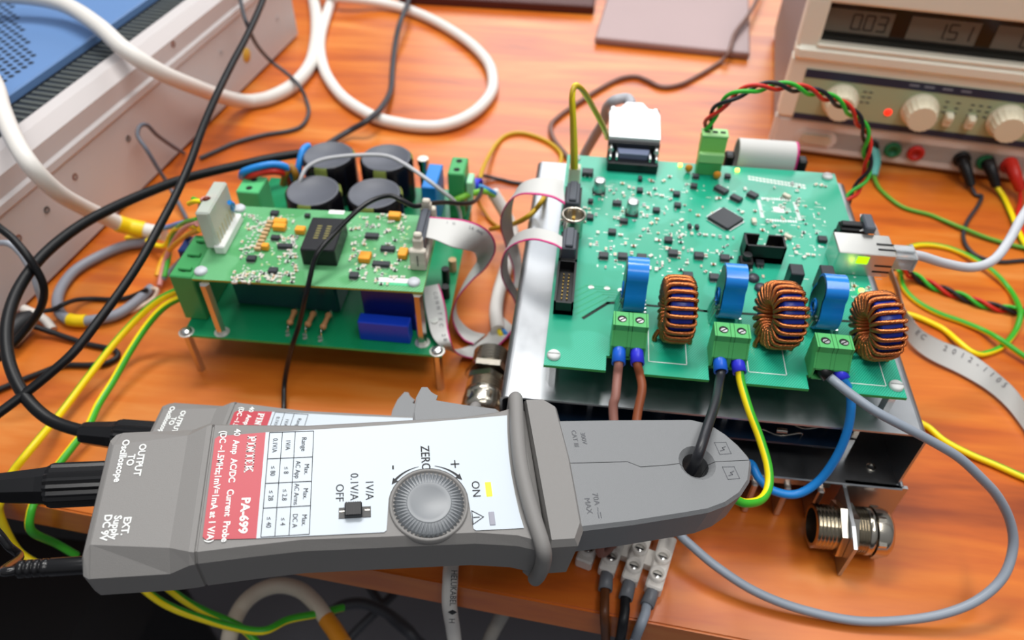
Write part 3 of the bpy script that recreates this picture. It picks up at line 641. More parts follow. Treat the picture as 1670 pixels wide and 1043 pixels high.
    n = len(o_); vs = [(x, y, .0012) for x, y in o_]+[(x, y, -.0025) for x, y in lo]+[(x, y, -.034) for x, y in lo]+[(x*.3+.105*.7+.0 if 0 else x, y*.8, -.044) for x, y in lo]
    sh.add(vs, [tuple(range(n))[::-1]]+[(j*n+i, j*n+(i+1) % n, (j+1)*n+(i+1) % n, (j+1)*n+i) for j in range(3) for i in range(n)]+[tuple(range(3*n, 4*n))], 0)
    sh.build('jaw_shoulder', [PGREY], R_)
    # the two jaws with the conductor opening
    hx = .1895
    sp = [(.112, .0029), (.1504, .0020), (.1570, -.0015), (.1720, -.0012)]
    up = [(.112, .0305), (.150, .0296), (.1947, .0280), (.2020, .0256), (.2074, .0222), (.2125, .0172), (.2175, .0100), (.2208, .0030)]
    dn = [(.112, -.0352), (.145, -.0333), (.1744, -.0305), (.1880, -.0290), (.1990, -.0258), (.2090, -.0205), (.2165, -.0130), (.2205, -.0045)]
    for side, out_ in ((1, up), (-1, dn)):
        def ring(ins, R, z):
            pts = []
            for i, (x, y) in enumerate(out_):
                cx_ = .160; k = 1-ins/.05; kk = 1-ins/.03
                pts.append((cx_+(x-cx_)*(k if x > .13 else 1), y*kk, z))
            pts.append((.2215-(ins), -.0006+side*.0002, z))
            pts.append((hx+R, -.0006+side*.0002, z))
            for i in range(1, 10): a = math.pi*i/10; pts.append((hx+R*math.cos(a), -.0006+side*R*math.sin(a), z))
            pts.append((hx-R, -.0006+side*.0002, z))
            for x, y in reversed(sp): pts.append((x, y+side*.0002, z))
            return pts
        rings = [ring(.0016, .0104, -.0008), ring(0, .0085, -.0028), ring(0, .0074, -.0040), ring(0, .0074, -.0270), ring(.004, .0074, -.0320)]
        n = len(rings[0]); vs = [p for r in rings for p in r]
        fs = [tuple(range(n))]+[(j*n+i, (j+1)*n+i, (j+1)*n+(i+1) % n, j*n+(i+1) % n) for j in range(4) for i in range(n)]+[tuple(range(4*n, 5*n))[::-1]]
        if side > 0: fs = [f[::-1] for f in fs]
        b = MB(); b.add(vs, fs, 0)
        Zj = -.0006
        if side > 0:
            b.text('300V', .0026, TM(.1290, .0176, Zj), 1); b.text('CAT III', .0026, TM(.1242, .0176, Zj), 1)
        else:
            b.text('70A ~', .0030, TM(.1286, -.0205, Zj), 1); b.text('MAX', .0030, TM(.1238, -.0222, Zj), 1)
            line(b, [(.1294, -.0262), (.1294, -.0292)], .0004, Zj, 1)
            for q in range(3): line(b, [(.1281, -.0262-q*.0012), (.1281, -.0268-q*.0012)], .0004, Zj, 1)
        x0, y0 = (.2070, .0076) if side > 0 else (.2068, -.0078)
        sq = [(x0-.0038, y0+.0038), (x0+.0030, y0+.0036), (x0+.0038, y0-.0036), (x0-.0030, y0-.0038)]
        for p, q in zip(sq, sq[1:]+sq[:1]): line(b, [p, q], .0003, Zj, 1)
        line(b, [(x0+.0018, y0+.0010), (x0-.0002, y0+.0001)], .0005, Zj, 1); line(b, [(x0-.0002, y0+.0001), (x0+.0004, y0-.0010)], .0005, Zj, 1); line(b, [(x0+.0004, y0-.0010), (x0-.0018, y0-.0016)], .0005, Zj, 1)
        b.build('jaw', [PJAW, EMB], R_)
    # thumb lever on the far side
    lv = [(.0385, .030), (.0386, .0440), (.0405, .0535), (.0440, .0606), (.0468, .0604), (.0488, .0570), (.0510, .0552), (.0524, .0545), (.0512, .0512), (.0560, .0500), (.0700, .0468), (.0850, .0440), (.0850, .030)]
    n = len(lv); b = MB(); b.prism(lv, -.030, -.0095, None, 0); b.prism([(x*.97+.0018, y*.985) for x, y in lv], -.0096, -.0080, None, 0)
    b.build('lever', [PJAW], R_)
    # round plug of the scope cable and the small supply plug
    A = T(-.114, .0152, -.021) @ RY(-90); b = MB(); n = 40; vs = []
    for r, z in ((.0110, 0), (.0112, .001), (.0112, .026), (.0104, .028)):
        for i in range(n): a = 2*math.pi*i/n; rr = r-(.0009 if i % 2 else 0); vs.append((rr*math.cos(a), rr*math.sin(a), z))
    b.add(vs, [(j*n+i, j*n+(i+1) % n, (j+1)*n+(i+1) % n, (j+1)*n+i) for j in range(3) for i in range(n)], 0, False, A)
    b.lathe([(.0100, .027), (.0092, .032), (.0075, .050), (.0068, .052), (.0001, .052)], A, 8, 0, False)
    pl = b.build('cable_plug', [mat('plug_black', '#141416', .28)], R_)
    A = T(-.113, -.0282, -.0195) @ RY(-90); b = MB(); b.lathe([(.0042, 0), (.0042, .018), (.0036, .019)]+[q for i in range(4) for q in ((.0041, .0195+i*.0032), (.0041, .0215+i*.0032), (.0030, .0217+i*.0032), (.0030, .0225+i*.0032))]+[(.0001, .034)], A, 18)
    b.build('supply_plug', [mat('plug_black', '#141416', .28)], R_)
    return R_
def eul(a, b_, c): return Matrix.Rotation(a, 4, 'Z') @ Matrix.Rotation(b_, 4, 'Y') @ Matrix.Rotation(c, 4, 'X')
PROBE = make_probe('front grey clamp current probe with fully visible red label, black wire through its jaws')
MP = Matrix.Translation((-.1062, .2070, .165)) @ eul(*[math.radians(a) for a in (14.4883, 6.3021, 5.3334)])
MR = Matrix.Translation((-.1499, .2735, .0882)) @ eul(*[math.radians(a) for a in (3.0, 1.59, 0)])
r2 = copy_tree(PROBE, None, MR); r2['label'] = 'rear grey clamp current probe lying lower, mostly hidden behind the front one'
for o in [k for k in sc.collection.objects if k.parent == r2 and k.name.startswith('supply_plug')]: bpy.data.objects.remove(o)
PROBE.matrix_world = MP; WM[PROBE] = MP
for o in (PROBE, r2): o['group'] = 'clamp current probes'
def pl(M, x, y, z): return M @ Vector((x, y, z))
# ---------------------------------------------------------------- left stack: power board and small board on it
LZ, UZ = .045, .0995
pw = thing('power_board', 'green lower circuit board on metal legs with four big black capacitors', 'circuit board', (-.2, .5, 0))
ML = Matrix.Translation((-.3075, .4001, 0)) @ RZ(.7)     # lower board frame, origin at its front left corner
lw, ld = .2108, .222
b = MB(); b.prism([(0, 0), (lw, 0), (lw-.004, ld), (0, ld)], LZ-.0022, LZ, ML, 0, side=1)
for px, py in ((304, 541), (713, 572), (362, 541), (689, 558)):
    c = P(px, py, LZ+.0002); b.lathe([(0, 0), (.0062, 0)], Matrix.Translation(c), 16, 2)
for px, py in ((469, 540), (497, 545), (522, 549), (469, 546), (497, 551), (522, 555)):
    c = P(px, py, LZ+.0002); b.lathe([(0, 0), (.0018, 0)], Matrix.Translation(c), 10, 2)
b.build('board', [pcb('green_mask_dark', '#0b8452', '#159262', 120), PE, mat('tin_pad', '#e6e6e0', .3, .7)], pw, True)
for px, py in ((304, 541), (713, 572)):
    c = P(px, py, LZ); b = MB(); b.cyl(.0036, LZ-.0022, T(c.x, c.y, 0), 6, sm=False); b.build('leg', [metal('brushed_spacer', '#c9c6c0', .25)], pw, True)
    b = MB(); b.lathe([(.0048, 0), (.0046, .0018), (.003, .0028), (0, .003)], T(c.x, c.y, LZ), 14); b.build('screw', [SILV], pw, True)
for x, y in ((.006, ld-.01), (lw-.01, ld-.01)):
    c = ML @ Vector((x, y, 0)); b = MB(); b.cyl(.0036, LZ-.0022, T(c.x, c.y, 0), 6, sm=False); b.build('leg', [metal('brushed_spacer', '#c9c6c0', .25)], pw, True)
CAPT = mat('capacitor_top', '#5c5f68', .5); SLV = mat('capacitor_sleeve', '#0c0b10', .25); STR = mat('olive_stripe', '#8c9a4a', .5)
for x, y in ((-.2360, .5455), (-.1810, .5485), (-.2385, .6030), (-.1835, .6055)):
    b = MB(); r = .0248; zt = .0895
    b.lathe([(r, 0), (r, zt-LZ-.002), (r-.002, zt-LZ)], T(x, y, LZ), 40, 0); b.lathe([(r-.002, zt-LZ), (r-.0032, zt-LZ+.0006), (r-.004, zt-LZ-.0004), (0, zt-LZ-.0006)], T(x, y, LZ), 40, 1)
    b.lathe([(r+.0002, .004), (r+.0002, zt-LZ-.002), (r-.0015, zt-LZ+.0003)], T(x, y, LZ) @ RZ(-92), 4, 2, True, -14, 14)
    b.lathe([(r+.0002, zt-LZ-.006), (r+.0002, zt-LZ-.002), (r-.0015, zt-LZ+.0003)], T(x, y, LZ) @ RZ(20), 4, 2, True, -14, 14)
    b.build('big_capacitor', [SLV, CAPT, STR], pw, True)
b = MB(); b.box((-.1440, .4175, LZ+.0100), (.0410, .0110, .020), 0, b=.0008); b.build('film_capacitor', [mat('film_blue', '#1640c8', .35)], pw, True)
b = MB(); b.box((-.1420, .4360, LZ+.0215), (.0430, .0170, .043), 0, b=.0008); b.build('film_capacitor', [mat('film_navy', '#12247a', .35)], pw, True)
b = MB(); b.box((-.1350, .5810, LZ+.0225), (.0130, .0385, .045), 0, b=.0008); b.build('film_capacitor', [mat('film_sky', '#1f7fd0', .35)], pw, True)
b = MB(); b.box((-.232, .458, LZ+.015), (.088, .038, .030), 0, b=.002); b.build('transformer', [mat('teal_block', '#1d4a52', .25, coat=.5)], pw, True)
for px, py, qx, qy in ((481, 506, 472, 528), (512, 509, 501, 531), (537, 511, 526, 535)):
    a, c = P(px, py, LZ+.009), P(qx, qy, LZ+.009); b = MB(); M = fr(a, (0, 0, 1), (c-a).cross(Vector((0, 0, 1)))); d = (c-a)
    L0 = d.length; pr = [(0, 0), (.0022, .0002), (.0028, .002), (.0020, .0045), (.0020, L0-.0045), (.0028, L0-.002), (.0022, L0-.0002), (0, L0)]
    z = d.normalized(); x = z.orthogonal().normalized(); y = z.cross(x); MM = Matrix(((x.x, y.x, z.x, a.x), (x.y, y.y, z.y, a.y), (x.z, y.z, z.z, a.z), (0, 0, 0, 1)))
    b.lathe(pr, MM, 12, 0); e2 = c+z*.004; b.tube(smooth([c, e2, e2+Vector((0, 0, -.009))], 3), .0006, 6, 1); b.tube(smooth([a, a-z*.004, a-z*.004+Vector((0, 0, -.009))], 3), .0006, 6, 1)
    b.build('resistor', [mat('resistor_tan', '#c08a5c', .5), SILV], pw, True)
# tall green terminal at the left edge, facing left
def sideterm(x0, y0, y1, z1, parent, n, w, face, mt, name='terminal_block', notch=True):
    b = MB(); b.box((x0, (y0+y1)/2, (LZ+z1)/2), (w, y1-y0, z1-LZ), 0, b=.001)
    for i in range(n):
        y = y0+(i+.5)*(y1-y0)/n; b.lathe([(.0030, .0001), (0, .0001)], T(x0, y, z1), 14, 1); b.box((x0+face*w/2, y, LZ+.010), (.0008, .0065, .009), 1)
        if notch: b.box((x0-face*.001, y, z1+.0012), (w*.55, .004, .0026), 0, b=.0006)
    return b.build(name, [mt, mat('deep_hole', '#0c1410', .8)], parent, True)
sideterm(-.3030, .4180, .4700, .0915, pw, 3, .0190, -1, mat('terminal_green2', '#3f9a58', .4))
sideterm(-.3000, .5480, .5740, .0800, pw, 2, .0215, -1, mat('terminal_mint', '#5cc47e', .4), notch=False)
sideterm(-.1130, .5790, .6070, .0950, pw, 2, .0150, 1, mat('terminal_green3', '#3fa25c', .4), notch=False)
b = MB(); b.box((-.1010, .588, .075), (.006, .016, .022), 0, b=.001); b.build('terminal_key', [mat('mint_plastic', '#a3e0b4', .45)], pw, True)
for x, y, h, mt in ((-.103, .470, .012, BLACK), (-.104, .452, .010, kinds[2]), (-.106, .488, .016, BLACK), (-.103, .505, .012, kinds[0]), (-.105, .43, .012, SOLD), (-.103, .545, .010, mat('teal_part', '#2a8a86', .4))):
    b = MB(); b.cyl(.0035, h, T(x-.002, y, LZ), 12, 0); b.build('small_capacitor', [mt], pw, True)
c = P(694, 285, LZ+.02); b = MB(); b.cyl(.0042, .036, T(-.1500, .612, LZ), 16, 0); b.cyl(.0052, .006, T(-.1500, .612, LZ+.036), 16, 0); b.build('fuse_holder', [NICK], pw, True)
for px, py in ((362, 541), (689, 558)):
    c = P(px, py, LZ); b = MB(); b.cyl(.0040, UZ-.002-LZ, T(c.x, c.y, LZ), 6, sm=False); b.build('spacer', [metal('brushed_spacer', '#c9c6c0', .25)], pw, True)
c = P(312, 400, .070); b = MB(); b.box((c.x, c.y, .0585), (.016, .020, .027), 0, b=.001); b.build('blue_connector', [mat('navy_plastic', '#16306c', .4)], pw, True)
# ---- upper small board
up_ = thing('control_board', 'yellowish green upper circuit board with black power module, raised on spacers', 'circuit board', (-.2, .455, UZ-.002))
MU = Matrix.Translation((-.2871, .4085, 0)) @ RZ(2.3); uw, ud = .1770, .0935
b = MB(); b.prism([(0, 0), (uw, 0), (uw, ud), (0, ud)], UZ-.0018, UZ, MU, 0, side=1)
def wpt(px, py): return P(px, py, UZ)
for px, py, w, h, mi in ((549, 346, .0130, .0050, 2), (642, 457, .0235, .0050, 2), (642, 463, .0235, .0028, 5)):
    c = wpt(px, py); rect(b, c.x, c.y, w, h, UZ+.0002, mi, 2.3)
rr = random.Random(9)
for x0, y0, x1, y1, n in ((395, 350, 480, 460, 90), (570, 350, 670, 462, 90), (385, 440, 480, 460, 40)):
    for _ in range(n):
        c = wpt(rr.uniform(x0, x1), rr.uniform(y0, y1)); w, h = rr.choice(((.0016, .0012), (.0009, .0026), (.003, .0005))); rect(b, c.x, c.y, w, h, UZ+.0001, rr.choice((3, 3, 4)), 2.3)
for i in range(9):
    for dx in (0, 9): c = wpt(398+dx+i*3.4, 405-i*5.3); b.lathe([(0, 0), (.0011, 0)], Matrix.Translation(c+Vector((0, 0, .0002))), 8, 3)
b.text('RoHS 2', .0030, Matrix.Translation(wpt(648, 449)+Vector((0, 0, .0002))) @ RZ(2.3), 4) if 0 else None
b.build('board', [pcb('olive_green_mask', '#4a9a5c', '#78bd8a', 150, .35), mat('board_edge_olive', '#a39a30', .5), WHITE, mat('bare_pad', '#dfe3da', .35, .6), mat('cream_print', '#d3e2a0', .6), mat('mint_strip', '#4fc48c', .5)], up_, True)
b = MB(); M = Matrix.Translation((-.1962, .4560, UZ)) @ RZ(3.2); b.box((0, 0, .0078), (.0268, .0410, .0156), 0, M, b=.0008)
for r_ in range(2):
    for i in range(6): b.box((-.0045+r_*.0075, -.006+i*.0030, .01570), (.0036, .0012, .0001), 1, M)
b.build('power_module', [mat('module_black', '#15161b', .4), mat('faint_gold_print', '#8a8248', .6)], up_, True)
for px, py, w, d in ((458, 366, .0105, .0060), (457, 374, .0105, .0060), (491, 379, .0080, .0065), (434, 406, .0055, .0050), (644, 356, .0100, .0070), (596, 423, .0090, .0095), (658, 417, .0070, .0100)):
    c = wpt(px, py); b = MB(); b.box((c.x, c.y, UZ+.0025), (w, d, .005), 0, b=.0006); b.build('tantalum_capacitor', [mat('tantalum_orange', '#f0a028', .45)], up_, True)
for px, py, w, d, p_ in ((448.6, 350, .0065, .0050, 4), (450, 390, .0070, .0045, 4), (465.5, 404, .0115, .0045, 7), (411, 424, .0072, .0055, 4), (446, 443.5, .0070, .0055, 4), (607, 387, .0110, .0055, 7), (633, 408, .0115, .0050, 7), (622, 433, .0135, .0050, 8), (577.8, 451.5, .0070, .0060, 4), (502, 354, .0045, .0035, 0)):
    chip(px, py, w, d, 2.3, .0028, pins=p_, z=UZ, parent=up_)
st2 = MB(); k2 = 0
for x0, y0, x1, y1, n in ((395, 350, 480, 380, 22), (455, 385, 480, 430, 22), (380, 445, 480, 462, 46), (570, 350, 665, 380, 28), (570, 390, 668, 465, 50), (470, 375, 485, 460, 14), (393, 395, 432, 425, 12)):
    for _ in range(n):
        mi = rr.choice((0, 1, 2, 2)); c = wpt(rr.uniform(x0, x1), rr.uniform(y0, y1)); bb = MB() if k2 < 90 else st2; M = Matrix.Translation(c) @ RZ(rr.choice((2.3, 92.3)))
        bb.box((0, 0, .0007), (.0018, .0017, .0014), mi, M); bb.box((.0013, 0, .0007), (.0009, .0018, .0015), 4, M); bb.box((-.0013, 0, .0007), (.0009, .0018, .0015), 4, M)
        if k2 < 90: bb.build('chip_capacitor' if mi != 1 else 'chip_resistor', list(kinds)+[SOLD], up_, True)
        k2 += 1
tag(st2.build('small_components', list(kinds)+[SOLD], up_, True), kind='stuff')
for i in range(8):
    c = wpt(421+i*2.9, 408-i*6.2); b = MB(); b.box((c.x, c.y, UZ+.0015), (.0052, .0026, .003), 0, b=.0003); b.build('film_resistor', [kinds[0]], up_, True)
for px, py in ((328, 443), (675, 461), (391, 341)):
    c = wpt(px, py); b = MB(); b.lathe([(.0050, 0), (.0050, .0014), (.0040, .0027), (0, .0029)], Matrix.Translation(c), 18); b.build('nylon_screw', [mat('nylon_grey', '#c6cad0', .4)], up_, True)
# translucent wire connector standing on the left of the small board
MK = mat('milky_plastic', '#dfe6dc', .35, trans=.45, ior=1.3)
b = MB(); M = Matrix.Translation((-.2815, .4605, UZ)) @ RZ(2.3); b.box((.0045, 0, .004), (.0085, .0440, .008), 0, M, b=.001); hd_ = b.build('connector_base', [mat('white_plastic', '#eceeea', .4)], up_, True)
b = MB(); b.box((-.0010, .0005, .0215), (.0110, .0420, .0350), 0, M, b=.0014)
for i in range(7): b.box((.0046, -.0165+i*.0055, .012), (.0006, .0012, .014), 1, M)
b.build('wire_connector', [MK, mat('pale_contact', '#cfc6a4', .5)], up_, True)
# ejector header on the right
b = MB(); M = Matrix.Translation((-.1195, .4690, UZ)) @ RZ(2.3); LT = mat('latch_beige', '#cfc8ba', .45)
b.box((0, 0, .0045), (.0125, .0600, .009), 0, M, b=.001)
b.box((0, -.0268, .0095), (.0125, .0060, .019), 0, M, b=.001); b.box((0, .0268, .0095), (.0125, .0060, .019), 0, M, b=.001); b.box((0, -.0302, .010), (.0006, .0006, .010), 1, M)
eh = b.build('ejector_header', [LT, BLACK], up_, True)
for s_ in (-1, 1):
    b = MB(); b.box((0, s_*.0225, .0190), (.0075, .0060, .0150), 0, M, b=.001); b.box((0, s_*.0215, .0275), (.0060, .0050, .0060), 0, M, b=.001); b.build('latch', [LT], eh, True)
# ---------------------------------------------------------------- white instrument case at the upper left
i0, i1 = P(487, 60, 0), P(74, 471, 0); iu = (i1-i0).normalized(); inn = Vector((iu.y, -iu.x, 0))
if inn.x > 0: inn = -inn
LEN = 1.05; MI = fr(i0+iu*LEN, -iu, inn)      # x along the face away from us, y into the case, z up
ins = thing('instrument_case', 'off-white metal instrument case with perforated blue top, lying at upper left', 'instrument', MI)
CASE = mat('case_offwhite', '#c9c3c2', .45, var=.04, vscale=8)
b = MB()
prof = [(0, .004), (0, .086), (-.0025, .089), (-.0025, .096), (0, .099), (0, .116), (.010, .1265), (.024, .1270), (.024, .120), (.030, .120), (.42, .120), (.42, .004)]
b.prism(prof, 0, LEN, fr((0, 0, 0), (0, 1, 0), (0, 0, 1)), 0)
side = b.build('side_panel', [CASE], ins)
b = MB(); b.box((LEN/2, .040, .1225), (LEN, .030, .005), 0); 
for i in range(90): b.box((LEN-.20-i*.0085, .040, .1252), (.0028, .026, .0010), 1)
b.build('vent_slot_strip', [mat('dark_smoked', '#2b2f33', .3), mat('slat_grey', '#5d625f', .4)], ins)
# perforated blue cover, raised on the case
b = MB(); b.box((LEN/2, .245, .130), (LEN, .380, .010), 0, b=.0015)
holes = MB()
for i in range(26):
    for j in range(30):
        x, y = .255+i*.0094+(j % 2)*.0047, .060+j*.0082
        if y > .070+abs(x-.385)*.0+max(0, .385-x)*1.05 and x < .47: holes.lathe([(.0030, 0), (0, 0)], T(LEN-x, y, .1352), 8, 0, False)
cv = b.build('blue_cover', [mat('case_blue', '#6487b8', .4)], ins)
tag(holes.build('vent_holes', [mat('vent_dark', '#12161e', .9)], cv), kind='stuff')
b = MB(); b.box((LEN/2, .21, .0022), (LEN-.04, .40, .0044), 0); b.build('base_strip', [mat('gasket_black', '#141416', .6)], ins)
for px, py, mt in ((282, 72, BRN), (209, 226, BLACK), (122, 288, BRN), (76, 342, BLACK), (360, 85, CASE), (30, 388, BRN), (452, 30, CASE)):
    w = onp(px, py, i0, inn); l = MI.inverted() @ w; b = MB(); b.lathe([(.0034, 0), (.0026, .0010), (.0024, -.001), (0, -.001)], T(l.x, -.0002, l.z) @ RX(90), 14); b.build('screw', [mt], ins)
w = onp(402, 90, i0, inn); l = MI.inverted() @ w; b = MB(); b.lathe([(.009, 0), (.0085, .0006), (0, .0006)], T(l.x, -.0002, l.z) @ RX(90), 18); b.build('sticker', [mat('yellow_sticker', '#d9a83a', .5)], ins)
# ---------------------------------------------------------------- bench power supply at the upper right
p0, p1 = P(1250, 244, 0), P(1554, 285.5, 0); pu = (p1-p0).normalized(); pn = Vector((-pu.y, pu.x, 0)); MS = fr(p0, pu, pn)
psu = thing('power_supply', 'beige bench power supply with grey-green control strip and dark display', 'power supply', MS)
BEI = mat('psu_beige', '#f2eedc', .45); PLG = mat('psu_foot_grey', '#dfd9d2', .45); OLV = mat('psu_olive_panel', '#aab894', .5); NVY = mat('psu_navy', '#222f4a', .45)
PW, PH = .375, .215
b = MB(); b.box((PW/2, .165, PH/2+.002), (PW-.012, .31, PH-.006), 0, b=.004); b.build('housing', [mat('psu_housing', '#8a7c78', .38)], psu)
b = MB(); b.box((PW/2, .006, .0265), (PW, .020, .045), 0, b=.005)
b.box((PW/2, -.001, .0255), (PW-.06, .006, .026), 0, b=.0028); b.build('foot_panel', [PLG], psu)
b = MB()
zt, zb = .1335, .1765
b.box((PW/2, .006, (.049+zb+.0)/2-.0), (PW, .018, .0), 0) if 0 else None
b.box((PW/2, .004, .083), (PW, .020, .069), 0, b=.002); b.box((PW/2, .002, .1245), (PW, .026, .016), 0, b=.004)
b.box((.011, .004, .155), (.022, .022, .052), 0, b=.002); b.box((PW-.011, .004, .155), (.022, .022, .052), 0, b=.002); b.box((PW/2, .004, .196), (PW, .022, .038), 0, b=.003)
b.box((PW/2, -.0078, .1340), (PW-.04, .004, .004), 0, b=.001)
b.build('bezel', [BEI], psu)
b = MB(); b.box((PW/2, .0105, .1555), (PW-.042, .003, .044), 0); dp = b.build('display_window', [mat('display_black', '#0a0a0c', .15)], psu)
def seg(b, M, ch, h, m):
    w = h*.55; S = {'a': (0, h, w, h), 'd': (0, 0, w, 0), 'g': (0, h/2, w, h/2), 'f': (0, h/2, 0, h), 'b': (w, h/2, w, h), 'e': (0, 0, 0, h/2), 'c': (w, 0, w, h/2)}
    for s_ in {'0': 'abcdef', '1': 'bc', '5': 'acdfg', '3': 'abcdg', '7': 'abc'}[ch]:
        x0, y0, x1, y1 = S[s_]; b.box(((x0+x1)/2, (y0+y1)/2, 0), (max(x1-x0, h*.1), max(y1-y0, h*.1), .0002), m, M)
LCD = mat('lcd_grey', '#6e675c', .35); SEGM = mat('lcd_segment', '#1c1a1c', .4)
for x0, x1, txt, xo in ((.0235, .0885, '003', .030), (.1044, .1705, '151', .030), (.1857, .2510, '003', .030)):
    b = MB(); b.box(((x0+x1)/2, .0086, .1555), (x1-x0, .0012, .0235), 0)
    for i, ch in enumerate(txt): seg(b, T(x0+xo-.004+i*.0125, .0078, .1480) @ RX(90), ch, .0150, 1)
    b.box((x0+xo+.0060, .0078, .1478), (.0014, .0002, .0014), 1); b.build('lcd_readout', [LCD, SEGM], dp)
b = MB(); b.box((PW/2+.004, -.0062, .0775), (PW-.026, .0016, .0585), 0, b=.0004)
for z, h in ((.1022, .0092), (.0518, .0070)):
    b.box((PW/2+.004, -.0072, z), (PW-.026, .0006, h), 1)
for x in (.082, .088, .165, .176, .190, .198, .206):
    for z in (.089, .083, .077): b.box((x, -.0072, z), (.004, .0004, .0012), 1)
for x in (.127, .142, .160, .178): b.box((x, -.0077, .1028), (.010, .0002, .0022), 2)
b.build('control_panel', [OLV, NVY, mat('faint_print', '#7c8596', .5)], psu)
KN = mat('knob_cream', '#e6dfc4', .45)
for x, z in ((.0600, .0765), (.1415, .0765), (.2270, .0765), (.3080, .0765)):
    b = MB(); n = 36; vs = []
    for r, h in ((.0185, 0), (.0185, .004), (.0165, .006), (.0150, .020), (.0140, .022)):
        for i in range(n): a = 2*math.pi*i/n; rr_ = r-(.0006 if i % 2 and h > .005 else 0); vs.append((rr_*math.cos(a), rr_*math.sin(a), h))
    Mk = T(x, -.007, z) @ RX(90); b.add(vs, [(j*n+i, j*n+(i+1) % n, (j+1)*n+(i+1) % n, (j+1)*n+i) for j in range(4) for i in range(n)]+[tuple(range(4*n, 5*n))], 0, False, Mk); b.build('knob', [KN], psu)
b = MB(); b.lathe([(.0040, 0), (.0036, .0012), (0, .0016)], T(.112, -.007, .0691) @ RX(90), 16); b.build('indicator_light', [mat('red_led_lit', '#ff3a2a', .4, emit='#ff2a18', es=1.6)], psu)
for x in (.1715, .1935):
    b = MB(); b.box((x, -.0105, .0715), (.0085, .008, .0150), 0, b=.0015); b.box((x, -.0155, .0745), (.0070, .004, .0060), 0, b=.001); b.build('push_switch', [KN], psu)
b = MB(); n = 28; oval = lambda sx_, sy_: [((sx_-sy_)*(1 if math.cos(2*math.pi*i/n) > 0 else -1)+sy_*math.cos(2*math.pi*i/n), sy_*math.sin(2*math.pi*i/n)) for i in range(n)]
b.prism(oval(.0225, .0100), 0, .0012, T(.0485, -.004, .0255) @ RX(90), 0, True); pb = b.build('button_recess', [PLG], psu)
b = MB(); b.prism(oval(.0165, .0055), .001, .0040, T(.0485, -.004, .0255) @ RX(90), 0, True); b.build('power_button', [mat('button_cream', '#cfc6ae', .45)], pb)
for x, mt in ((.1085, BLACK), (.1324, mat('socket_green', '#1d7a4c', .4)), (.1568, mat('socket_red', '#c42a22', .4)), (.2049, BLACK), (.2293, MATS['socket_green']), (.2535, MATS['socket_red'])):
    b = MB(); b.lathe([(.0090, 0), (.0090, .003), (.0078, .0045), (.0048, .0045), (.0042, .001), (0, .001)], T(x, -.0038, .0240) @ RX(90), 24); b.build('binding_post', [mt], psu)
for x in (.03, PW-.03):
    b = MB(); b.box((x, .04, .003), (.03, .03, .006), 0, b=.001); b.build('foot', [BLK2], psu)
# ---------------------------------------------------------------- mauve folder at the top
n0, n1 = P(970, 66, .006), P(1222, 92, .006); nu = (n1-n0).normalized(); MN = fr(n0, nu, Vector((-nu.y, nu.x, 0))); L_ = (n1-n0).length
b = MB(); b.box((L_/2, .15, .000), (L_, .30, .010), 0, b=.002, M=None); b.v = [MN @ v for v in b.v]
tag(b.build('folder', [mat('folder_mauve', '#a08482', .35, var=.05, vscale=9)]), 'closed mauve folder lying flat at the far side of the desk', 'folder')
n0 = P(690, -2, .012); b = MB(); b.box((n0.x+.11, n0.y+.10, .007), (.30, .19, .014), 0, b=.002); tag(b.build('notebook', [mat('notebook_maroon', '#4c1c14', .5)]), 'dark maroon notebook edge at the top of the picture, above the white cable loop', 'notebook')
# ---------------------------------------------------------------- wires from the screw terminals
def boot(parent, a, b_, r, mt, name='ferrule'):
    a, b_ = Vector(a), Vector(b_); d = (b_-a); z = d.normalized(); x = z.orthogonal().normalized(); y = z.cross(x)
    MM = Matrix(((x.x, y.x, z.x, a.x), (x.y, y.y, z.y, a.y), (x.z, y.z, z.z, a.z), (0, 0, 0, 1))); b = MB()
    b.lathe([(0, 0), (r*.82, 0), (r, d.length*.25), (r*1.08, d.length), (r*.8, d.length), (r*.8, d.length*.9)], MM, 18); return b.build(name, [mt], parent, True)
FB1 = mat('ferrule_blue', '#1a62d8', .35); FB2 = mat('ferrule_violet_blue', '#3236d8', .35); FG = mat('ferrule_grey', '#6b6e74', .4)
JH = lambda x, y, z: MP @ Vector((x, y, z))
JR = lambda x, y, z: MR @ Vector((x, y, z))
def strip_pt(i, v, z):  # pole i (1 = left), v along the pole from its front end
    return SO + sx_v*(i-4)*.0162 + sy_v*v + Vector((0, 0, z))
SO = P(1066, 957, .012); SO.z = 0; _f = P(1098, 895, .012); _f.z = 0; sy_v = (_f-SO).normalized(); _g = P(1024, 941, .012); _g.z = 0; _d = SO-_g
sx_v = (_d).normalized()
FP = {(0, -1): (1009, 590), (0, 1): (1039, 591), (1, -1): (1176, 604), (1, 1): (1206, 605), (2, -1): (1350, 612), (2, 1): (1374, 617)}
def term_wire(name, label, blk, dx, pts, r, mats, fer, green=None, tail=(), a0=0, tw=0, group='wires from the screw terminals'):
    s0 = blocks[blk]+Vector((dx, .0035, .0070)); f1 = P(*FP[blk, 1 if dx > 0 else -1], .1265)
    p = [s0, f1]+PP(pts)+list(tail)
    w = cable(name, label, 'wire', p, r, mats, green=green, a0=a0, tw=tw, group=group, n=12)
    boot(w, s0+Vector((0, .001, 0)), f1+(P(*pts[0])-f1).normalized()*.0012, .0042, fer); return w
term_wire('brown_wire', 'faded brown wire from the left hole of the leftmost green screw terminal', 0, -.0056, [(1007, 612, .120), (1004, 645, .115), (1000, 672, .108)], .0030, [mat('insulation_brown_pale', '#94655a', .45)], FB1, tail=[JR(.190, -.0006, 0), JR(.189, -.001, -.03), Vector((.035, .262, .02)), strip_pt(2, .048, .008)])
